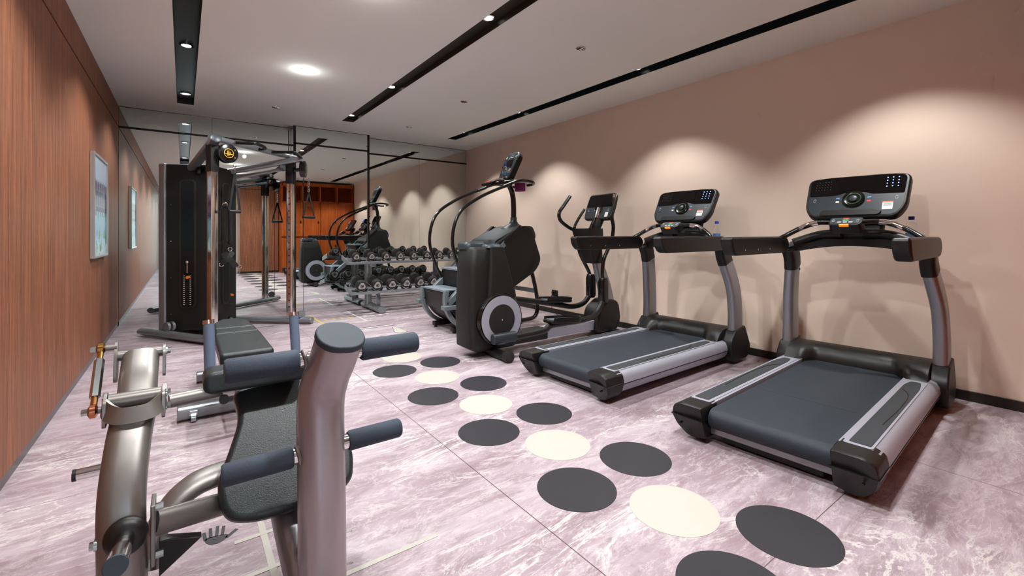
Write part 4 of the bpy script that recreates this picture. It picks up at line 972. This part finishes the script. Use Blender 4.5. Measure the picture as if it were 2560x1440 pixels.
for k in range(19): g.cyl(Q(P2[0] - 0.53 * 0.036, P2[1] - 0.85 * 0.036, 0.22 + 0.08 * k), Q(P2[0] - 0.53 * 0.0385, P2[1] - 0.85 * 0.0385, 0.22 + 0.08 * k), 0.009, n=10)
g.out('adjustment_holes', 'slot1', CM)
# top beams
G().sweep([Q(0.08, 6.10, 1.855), Q(0.265, 5.38, 2.085)], rrect(0.095, 0.07, 0.028), up=(0, 0, 1), smooth=False).out('top_beam', 'tubegrey', CM, bevel=0.004)
G().lathe([(0.047, 0), (0.050, 0.006), (0.04, 0.012)], Q(0.266, 5.376, 2.087), (0.185, -0.72, 0.30), 24).out('beam_cap', 'panelgrey', CM)
G().sweep([Q(0.42, 6.40, 1.875), Q(1.20, 6.12, 2.075)], rrect(0.09, 0.07, 0.025), up=(0, 0, 1), smooth=False).out('top_beam', 'tubegrey', CM, bevel=0.004)
G().sweep([Q(0.44, 6.46, 1.80), Q(1.10, 6.26, 1.97)], rrect(0.05, 0.04, 0.015), up=(0, 0, 1), smooth=False).out('brace', 'tubegrey', CM)
G().sweep([Q(0.22, 5.44, 2.10), Q(1.17, 6.27, 2.10)], rrect(0.08, 0.055, 0.025), up=(0, 0, 1), smooth=False).out('pull_up_bar', 'tubegrey', CM, bevel=0.003)
# pull-up grips
G().tube([Q(0.65, 5.85, 2.095), Q(0.72, 5.78, 2.09), Q(0.735, 5.67, 2.09), Q(0.63, 5.47, 2.09), Q(0.56, 5.49, 2.09), Q(0.455, 5.57, 2.095)], 0.018, 12, 6).out('pull_up_grip', 'black', CM)
G().cyl(Q(0.457, 5.568, 2.095), Q(0.447, 5.576, 2.0955), 0.019).out('grip_end', 'chrome', CM)
G().tube([Q(1.18, 6.25, 2.095), Q(1.20, 6.14, 2.09), Q(1.06, 5.80, 2.09), Q(1.00, 5.82, 2.09), Q(0.83, 5.95, 2.095)], 0.018, 12, 6).out('pull_up_grip', 'black', CM)
# pulleys
def pulley(c, ax, r_, arm_from, logo=False):
    c = Q(*c); ax = Vector(ax).normalized()
    pl = G().lathe([(r_ * 0.9, -0.032), (r_, -0.026), (r_, 0.026), (r_ * 0.9, 0.032)], c, ax, 36).out('pulley_cover', 'blackgloss', CM)
    G().tube([Q(*arm_from), c], 0.022, 12, smooth=False).out('pulley_arm', 'black', CM)
    if logo:
        G().ring(c + ax * 0.034, ax, r_ * 0.46, 0.0035, 32, 6).out('logo_ring', 'gold', pl)
        u_ = Vector((0, 0, 1)); v_ = ax.cross(u_).normalized(); g = G()
        for dv, h_ in ((-0.012, 0.03), (0.0, 0.055), (0.012, 0.05)):
            g.prism([(-0.003, -h_ / 2), (0.003, -h_ / 2), (0.003, h_ / 2), (-0.003, h_ / 2)], c + v_ * dv + ax * 0.033, v_, u_, ax, 0, 0.002)
        g.prism([(-0.036, -0.003), (0.036, -0.003), (0.036, 0.003), (-0.036, 0.003)], c - u_ * 0.008 + ax * 0.033, v_, u_, ax, 0, 0.0022)
        g.out('logo', 'gold', pl, smooth=False)
    for dx in (-1, 1):
        w_ = Vector((0, 0, 1)); v_ = ax.cross(w_).normalized()
        G().cyl(c - v_ * r_ * 0.6 * 1 + w_ * dx * r_ * 0.4 + ax * 0.03, c - v_ * r_ * 0.6 + w_ * dx * r_ * 0.4 + ax * 0.038, 0.010, n=12).out('bolt', 'zinc', pl)
pulley((0.365, 5.46, 1.955), (0.4, -0.92, 0), 0.098, (0.25, 5.49, 1.95), True)
pulley((1.235, 6.20, 1.955), (0.93, -0.38, 0), 0.105, (1.10, 6.22, 1.93))
G().lathe([(0.05, -0.015), (0.05, 0.015)], Q(1.20, 6.13, 0.12), (0.5, -0.86, 0), 28).out('floor_pulley', 'tubegrey', CM)
G().lathe([(0.05, -0.012), (0.05, 0.012)], Q(-0.14, 6.09, 0.13), (0.85, 0.5, 0), 28).lathe([(0.05, -0.012), (0.05, 0.012)], Q(-0.10, 6.12, 0.13), (0.85, 0.5, 0), 28).out('floor_pulley', 'tubegrey', CM)
G().lathe([(0.05, -0.012), (0.05, 0.012)], Q(1.00, 6.20, 1.96), (0.5, -0.86, 0), 28).out('guide_pulley', 'climber_beam', CM)
G().lathe([(0.05, -0.015), (0.05, 0.015)], Q(0.13, 6.02, 1.83), (0.95, 0.2, 0), 28).out('guide_pulley', 'black', CM)
G().lathe([(0.05, -0.015), (0.05, 0.015)], Q(0.44, 6.10, 0.13), (0.95, 0.2, 0), 28).out('floor_pulley', 'black', CM)
G().tube([Q(0.29, 5.48, 1.87), Q(0.29, 5.5, 0.15)], 0.003, 6, smooth=False).out('cable', 'black', CM)
G().tube([Q(1.235, 6.19, 1.86), Q(1.235, 6.17, 0.12)], 0.003, 6, smooth=False).out('cable', 'black', CM)
G().box(Q(0.46, 6.17, 0.42), (0.03, 0.10, 0.015)).out('pin_handle', 'orange_dark', CM, bevel=0.004)
# attachments that hang from it: things of their own
def d_handle(label, top, drop, ax, sp, nl, apex):
    t_ = thing('stirrup_attachment', label, 'cable handle', top, group='stirrup cable handles')
    a = Vector(ax).normalized()
    g = G()
    for k in range(nl): g.ring((0, 0, -0.025 - 0.035 * k), a if k % 2 else (a.y, -a.x, 0), 0.015, 0.004, 16, 6)
    g.out('carabiner_chain', 'chrome', t_)
    for s in (-1, 1): G().sweep([Vector((0, 0, -apex)), a * s * sp + Vector((0, 0, -drop))], [(-0.010, -0.002), (0.010, -0.002), (0.010, 0.002), (-0.010, 0.002)], up=(a.y, -a.x, 0), smooth=False).out('strap', 'strap', t_)
    G().cyl(a * -sp * 1.05 + Vector((0, 0, -drop)), a * sp * 1.05 + Vector((0, 0, -drop)), 0.017).out('grip', 'black', t_)
d_handle('stirrup handle hanging from the chrome-posted pulley with the gold emblem', (0.43, 5.43, 1.86), 0.50, (0.75, 0.2, 0.0), 0.05, 3, 0.11)
d_handle('stirrup handle on a chain hanging from the far pulley near the mirror post', (1.285, 6.12, 1.842), 0.50, (0.85, 0.5, 0), 0.085, 5, 0.18)
rp = thing('tricep_rope', 'black braided rope with knobbed ends hung on the cable machine', 'rope attachment', (0.37, 5.86, 1.42))
for s in (-1, 1):
    pts = [(0, 0, 0.0), (s * 0.018, 0, 0.01), (s * 0.045, 0, -0.04), (s * 0.05, 0, -0.2), (s * 0.052, 0, -0.38)]
    r_ = G().tube(pts, 0.017, 12, 10, scale=lambda t: 1 + 0.13 * math.sin(t * 150)).out('rope', 'strap', rp)
    G().lathe([(0.018, 0), (0.028, 0.01), (0.028, 0.035), (0.018, 0.04)], (s * 0.052, 0, -0.41), n=20).out('end_knob', 'black', rp)
G().ring((0, 0, 0.03), (0, 1, 0), 0.022, 0.006, 20, 8).out('hook_ring', 'chrome', rp)
an = thing('ankle_strap', 'black leather ankle strap with metal rings hung on the cable machine', 'ankle strap', (0.40, 5.90, 0.86))
G().sweep([(-0.04, 0, 0.06), (0.0, -0.02, 0.0), (0.04, -0.02, -0.04), (0.08, 0, -0.10)], [(-0.03, -0.006), (0.03, -0.006), (0.03, 0.006), (-0.03, 0.006)], up=(0, 1, 0)).out('band', 'leather_dark', an, bevel=0.002)
G().sweep([(0.05, 0, 0.07), (0.01, -0.02, 0.01), (-0.03, -0.02, -0.03), (-0.06, 0, -0.06)], [(-0.026, -0.006), (0.026, -0.006), (0.026, 0.006), (-0.026, 0.006)], up=(0, 1, 0)).out('band', 'leather_dark', an, bevel=0.002)
for p_ in ((0.02, -0.01, 0.10), (0.11, 0, -0.10), (-0.06, 0, -0.07)): G().ring(p_, (0.3, 1, 0), 0.02, 0.004, 20, 8).out('ring', 'chrome', an)
for c_, d_ in ((rp, 0), (an, 0)): pass

# ------------------------------------------------------------ bench with two upright foam posts
BN = thing('weight_bench', 'flat black leather bench with two slate foam uprights behind the front machine', 'bench', (0.30, 3.5, 0))
O3 = Vector((-0.30, -3.5, 0))
def W(x, y, z): return Vector((x, y, z)) + O3
seat = roundpoly([(0.165, 2.98), (0.435, 2.98), (0.43, 3.55), (0.415, 4.0), (0.36, 4.22), (0.25, 4.22), (0.195, 4.0), (0.175, 3.55)], [0.03, 0.03, 0.2, 0.2, 0.09, 0.09, 0.2, 0.2], 6)
def seg(y0, y1, nm):
    def wd(y): return 0.135 - max(0, y - 3.55) * 0.035 if y < 4.0 else 0.12 - (y - 4.0) ** 2 * 1.4
    ys_ = [y0 + (y1 - y0) * k / 8 for k in range(9)]
    ol = [(0.30 - wd(y), y) for y in ys_] + [(0.30 + wd(y), y) for y in ys_[::-1]]
    s_ = G().prism(ol, O3, (1, 0, 0), (0, 1, 0), (0, 0, 1), 0.37, 0.455).out(nm, 'leather', BN, bevel=0.02, seg=4)
    return s_
seg(2.97, 3.60, 'seat_pad'); seg(3.605, 3.80, 'middle_pad'); seg(3.805, 4.22, 'back_pad')
G().box(W(0.30, 3.6, 0.345), (0.08, 1.15, 0.06)).out('spine', 'tubegrey', BN, bevel=0.008)
G().sweep([W(-0.03, 3.36, 0.05), W(0.63, 3.36, 0.05)], rrect(0.10, 0.075, 0.02), up=(0, 0, 1), smooth=False).out('front_foot', 'tubegrey', BN, bevel=0.006)
G().sweep([W(0.08, 4.15, 0.045), W(0.52, 4.15, 0.045)], rrect(0.08, 0.07, 0.02), up=(0, 0, 1), smooth=False).out('rear_foot', 'tubegrey', BN, bevel=0.006)
G().sweep([W(0.30, 3.36, 0.08), W(0.30, 3.40, 0.34)], rrect(0.07, 0.07, 0.01), up=(0, 1, 0), smooth=False).out('leg', 'tubegrey', BN)
G().sweep([W(0.30, 4.15, 0.07), W(0.30, 4.10, 0.34)], rrect(0.07, 0.07, 0.01), up=(0, 1, 0), smooth=False).out('leg', 'tubegrey', BN)
G().lathe([(0.03, -0.012), (0.03, 0.012)], W(0.05, 3.30, 0.03), (1, 0, 0), 24).out('caster', 'zinc', BN)
G().box(W(0.05, 3.31, 0.055), (0.04, 0.05, 0.03)).out('caster_bracket', 'zinc', BN, bevel=0.003)
G().tube([W(0.10, 2.93, 0.335), W(0.56, 2.93, 0.335)], 0.02, 12, smooth=False).out('cross_tube', 'tubegrey', BN)
for x in (0.118, 0.545):
    h_ = G().tube([W(x, 2.92, 0.35), W(x - 0.005, 2.98, 0.635)], 0.0265, 16, smooth=False).out('foam_upright', 'foamgrip', BN)
    G().tube([W(x - 0.005, 2.979, 0.632), W(x - 0.006, 2.982, 0.652)], 0.0275, 16, smooth=False).out('end_collar', 'chrome', h_)
    G().tube([W(x, 2.915, 0.325), W(x, 2.92, 0.352)], 0.024, 16, smooth=False).out('base_collar', 'chrome', h_)

# ------------------------------------------------------------ front exercise machine of unsettled type (taupe steel, foam rollers, hourglass pad)
FM = thing('exercise_machine', 'taupe metallic plate-loaded machine with foam rollers and hourglass pad, nearest the camera', 'exercise machine', (0.2, 1.6, 0))
O4 = Vector((-0.2, -1.6, 0))
def V(x, y, z): return Vector((x, y, z)) + O4
# right post, bent near the top, slate cap
pp = [V(0.325, 1.37, 0.02), V(0.327, 1.385, 0.35), V(0.327, 1.40, 0.60), V(0.335, 1.39, 0.685), V(0.350, 1.36, 0.755), V(0.360, 1.325, 0.822)]
G().sweep(pp, rrect(0.105, 0.130, 0.05, 8), up=(1, 0, 0), sub=8).out('roller_post', 'bronze_gloss', FM, angle=60)
t_ = (pp[-1] - pp[-2]).normalized(); e_ = Vector((1, 0, 0)); e_ = (e_ - t_ * e_.dot(t_)).normalized(); f_ = t_.cross(e_)
G().prism([(a * 1.05, b * 1.05) for a, b in rrect(0.130, 0.115, 0.055, 10)], pp[-1], e_, f_, t_, -0.004, 0.018).out('post_cap', 'cap', FM, bevel=0.006)
def roller(x0, x1, y, z, r_, xin):
    rl = G().lathe([(r_ * 0.86, 0), (r_, 0.006), (r_, abs(x1 - x0) - 0.006), (r_ * 0.86, abs(x1 - x0))], V(min(x0, x1), y, z), (1, 0, 0), 32).out('foam_roller', 'foam', FM)
    G().cyl(V(xin, y, z), V(x0, y, z), 0.021).out('axle', 'chrome', rl)
roller(0.265, 0.086, 1.39, 0.762, 0.0325, 0.345)
roller(0.440, 0.622, 1.39, 0.766, 0.0325, 0.345)
roller(0.250, 0.080, 1.39, 0.492, 0.0290, 0.32)
roller(0.402, 0.566, 1.39, 0.497, 0.0290, 0.32)
for z, y, xx in ((0.762, 1.39, 0.280), (0.492, 1.39, 0.264)): G().ring(V(xx, y, z), (1, 0, 0.15), 0.025, 0.005, 24, 8).out('weld_collar', 'bronze', FM)
# left post, curving away toward its top hinge
lp = [V(-0.123, 1.49, 0.0), V(-0.123, 1.50, 0.22), V(-0.128, 1.53, 0.42), V(-0.122, 1.61, 0.54), V(-0.112, 1.70, 0.615)]
G().sweep(lp, [(a, b) for a, b in rrect(0.085, 0.099, 0.036, 6)], up=(1, 0, 0), sub=8).out('main_post', 'bronze', FM, angle=60)
up2 = [V(-0.110, 1.72, 0.62), V(-0.110, 1.79, 0.68), V(-0.110, 1.88, 0.722)]
G().sweep(up2, rrect(0.075, 0.094, 0.032, 6), up=(1, 0, 0), sub=4).out('lever_arm', 'bronze', FM, angle=60)
G().cyl(V(-0.168, 1.675, 0.652), V(-0.052, 1.675, 0.652), 0.022).out('hinge_sleeve', 'bronze', FM)
G().sweep([V(-0.174, 1.69, 0.660), V(-0.174, 1.655, 0.645), V(-0.150, 1.617, 0.630), V(-0.110, 1.608, 0.626), V(-0.070, 1.617, 0.630), V(-0.046, 1.655, 0.645), V(-0.046, 1.69, 0.660)], [(-0.004, -0.022), (0.004, -0.022), (0.004, 0.022), (-0.004, 0.022)], up=(0, 0.5, 1), sub=5).out('hinge_yoke', 'bronze', FM)
for x in (-0.174, -0.046): G().prism(roundpoly([(-0.045, -0.055), (0.02, -0.055), (0.035, 0.015), (0.01, 0.035), (-0.035, 0.015)], 0.015, 3), V(x, 1.675, 0.648), (0, 1, 0), (0, 0, 1), (1, 0, 0), -0.004, 0.004).out('hinge_plate', 'bronze', FM, bevel=0.001)
G().cyl(V(-0.168, 1.885, 0.735), V(-0.050, 1.885, 0.735), 0.016).out('top_sleeve', 'bronze', FM)
for x in (-0.170, -0.050): G().prism(roundpoly([(-0.05, -0.06), (0.01, -0.07), (0.03, 0.03), (0.0, 0.035 if x > -0.1 else 0.065), (-0.03, 0.02)], 0.018, 3), V(x, 1.88, 0.725), (0, 1, 0), (0, 0, 1), (1, 0, 0), -0.004, 0.004).out('link_plate', 'bronze', FM, bevel=0.001)
for x, y, z in ((-0.034, 1.885, 0.735), (-0.030, 1.675, 0.655), (-0.030, 1.665, 0.620)):
    G().cyl(V(x - 0.012, y, z), V(x, y, z), 0.010, n=6).cyl(V(x - 0.016, y, z), V(x - 0.008, y, z), 0.013, n=20).out('bolt', 'zinc', FM)
# turnbuckle rod on the left
r0, r1 = V(-0.205, 1.87, 0.768), V(-0.203, 1.70, 0.628)
d_ = (r1 - r0)
G().tube([r0 + d_ * 0.2, r0 + d_ * 0.8], 0.0125, 6, smooth=False).out('turnbuckle_rod', 'zinc', FM)
G().cyl(r0 + d_ * 0.03, r0 + d_ * 0.21, 0.008).out('threaded_stud', 'brass', FM)
G().cyl(r0 + d_ * 0.79, r0 + d_ * 0.97, 0.008).out('threaded_stud', 'brass', FM)
G().lathe([(0.010, -0.011), (0.018, -0.006), (0.018, 0.006), (0.010, 0.011)], r0, (1, 0, 0), 20).out('rod_end', 'brass', FM)
G().lathe([(0.010, -0.011), (0.019, -0.006), (0.019, 0.006), (0.010, 0.011)], r1, (1, 0, 0), 20).out('rod_end', 'copper', FM)
for q in (r0, r1):
    G().cyl(q + Vector((-0.024, 0, 0)), q + Vector((-0.010, 0, 0)), 0.009, n=6).out('nut', 'zinc', FM)
    G().cyl(q + Vector((0.008, 0, 0)), q + Vector((0.038, 0, 0)), 0.009, n=16).out('spacer', 'bronze', FM)
# weight horns
c_ = V(-0.115, 1.455, 0.372)
G().lathe([(0.042, 0), (0.045, 0.008), (0.042, 0.018), (0.028, 0.028)], c_ + Vector((0.0, 0.02, -0.003)), (0.0, -1, 0.25), 32).out('rubber_flange', 'black', FM)
dd = Vector((0.0, -1, 0.25)).normalized()
G().cyl(c_, c_ + dd * 0.20, 0.020, n=28).out('weight_horn', 'chrome', FM)
G().cyl(c_ + dd * 0.197, c_ + dd * 0.206, 0.022, n=28).out('horn_cap', 'cap', FM, bevel=0.002)
G().cyl(V(-0.15, 1.60, 0.50), V(-0.225, 1.60, 0.50), 0.014).out('side_peg', 'chrome', FM)
G().cyl(V(-0.222, 1.60, 0.50), V(-0.230, 1.60, 0.50), 0.015).out('peg_cap', 'black', FM)
for z in (0.355, 0.265): G().cyl(V(-0.170, 1.50, z), V(-0.186, 1.50, z), 0.010, n=6).cyl(V(-0.170, 1.50, z), V(-0.177, 1.50, z), 0.014).out('bolt', 'zinc', FM)
# cross members
G().box(V(-0.064, 1.53, 0.335), (0.010, 0.075, 0.16)).out('flange_plate', 'bronze', FM, bevel=0.003)
for z in (0.40, 0.275): G().cyl(V(-0.060, 1.515, z), V(-0.042, 1.515, z), 0.010, n=6).out('bolt', 'zinc', FM)
G().sweep([V(-0.064, 1.555, 0.338), V(0.03, 1.605, 0.312), V(0.12, 1.665, 0.282), V(0.255, 1.75, 0.25)], oval(0.045, 0.068, 28), up=(0, 0, 1), sub=4).out('cross_tube', 'bronze', FM)
G().sweep([V(-0.085, 1.66, 0.16), V(-0.06, 1.70, 0.25), V(0.0, 1.735, 0.315), V(0.10, 1.76, 0.335), V(0.34, 1.78, 0.32)], oval(0.06, 0.095, 28), up=(0, 1, 0.2), sub=8).out('curved_tube', 'bronze', FM)
G().tube([V(-0.035, 1.715, 0.615), V(0.10, 1.735, 0.615)], 0.021, 20, smooth=False).out('arm_tube', 'bronze', FM)
G().prism([(0, 0), (0.10, 0.075), (0.02, 0.10), (0, 0.1)], V(-0.055, 1.60, 0.16), (1, 0, 0), (0, 0, 1), (0, 1, 0), 0, 0.03).out('gusset', 'black', FM, bevel=0.003)
# long chest pad behind the upper rollers
pad = roundpoly([(0.05, -0.04), (0.36, -0.04), (0.36, 0.032), (0.05, 0.032)], 0.035, 6)
pd_ = G().prism(pad, V(0, 1.755, 0.652), (1, 0, 0), (0, 0, 1), (0, 1, 0), -0.055, 0.055).out('chest_pad', 'leather', FM, bevel=0.018, seg=4)
G().lathe([(0.014, 0), (0.014, 0.012)], V(0.105, 1.70, 0.597), (0, -1, 0), 20).out('plug', 'black', FM)
# hourglass pad, tilted back
hg = roundpoly([(-0.145, -0.02), (-0.185, -0.13), (-0.165, -0.235), (-0.09, -0.262), (0.09, -0.262), (0.165, -0.235), (0.185, -0.13), (0.145, -0.02), (0.118, 0.07), (0.135, 0.165), (0.0, 0.195), (-0.135, 0.165), (-0.118, 0.07)],
               [0.07, 0.07, 0.06, 0.05, 0.05, 0.06, 0.07, 0.07, 0.07, 0.03, 0.2, 0.03, 0.07], 6)
ang = R(50)
ux, uy = Vector((1, 0, 0)), Vector((0, math.cos(ang), math.sin(ang)))
cpt = V(0.283, 1.69, 0.468); hg = [(a * 1.11, b * 0.98) for a, b in hg]
sp = G().prism(hg, cpt, ux, uy, ux.cross(uy), -0.055, 0.0).out('hourglass_pad', 'leather', FM, bevel=0.02, seg=4)
G().prism([(a * 0.97, b * 0.97) for a, b in hg], cpt, ux, uy, ux.cross(uy), -0.075, -0.055).out('pad_base', 'leather_dark', FM, bevel=0.006)
nrm = ux.cross(uy)
pts = [cpt + ux * a * 0.955 + uy * b * 0.955 + nrm * (-0.006) for a, b in hg]
G().sweep([V(0.298, 1.36, 0.03), V(0.276, 1.62, 0.20), V(0.266, 1.74, 0.34)], oval(0.095, 0.095, 28), up=(1, 0, 0), sub=6).out('pad_post', 'silver', FM)
G().sweep([V(-0.125, 1.24, 0.03), V(-0.125, 1.52, 0.03)], rrect(0.09, 0.06, 0.02), up=(0, 0, 1), smooth=False).out('floor_beam', 'bronze', FM)
G().sweep([V(-0.125, 1.30, 0.03), V(0.34, 1.30, 0.03)], rrect(0.08, 0.06, 0.02), up=(0, 0, 1), smooth=False).out('floor_beam', 'bronze', FM)
G().sweep([V(0.325, 1.10, 0.03), V(0.325, 1.42, 0.03)], rrect(0.10, 0.06, 0.02), up=(0, 0, 1), smooth=False).out('floor_beam', 'bronze', FM)
# ------------------------------------------------------------ camera
cam = bpy.data.cameras.new('camera'); co = bpy.data.objects.new('camera', cam); COL.objects.link(co)
CX, F, Y0 = 458.0, 1124.0, 587.0
yaw = math.atan((1280 - CX) / F)
co.location = (0, 0, 1.12); co.rotation_euler = (R(90), 0, -yaw)
cam.sensor_fit = 'HORIZONTAL'; cam.sensor_width = 36; cam.lens = F / 2560 * 36
cam.shift_y = -(720 - Y0) / 2560
cam.clip_start = 0.05
S.camera = co
S.view_settings.view_transform = 'Standard'; S.view_settings.look = 'None'; S.view_settings.gamma = 1.0
S.view_settings.use_curve_mapping = False
S.view_settings.exposure = 0.45
S.cycles.use_denoising = True
S.cycles.max_bounces = 8; S.cycles.diffuse_bounces = 4; S.cycles.glossy_bounces = 4; S.cycles.transmission_bounces = 6
S.cycles.use_adaptive_sampling = True; S.cycles.adaptive_threshold = 0.08; S.cycles.adaptive_min_samples = 12
S.cycles.sample_clamp_indirect = 6.0; S.cycles.caustics_reflective = False; S.cycles.caustics_refractive = False
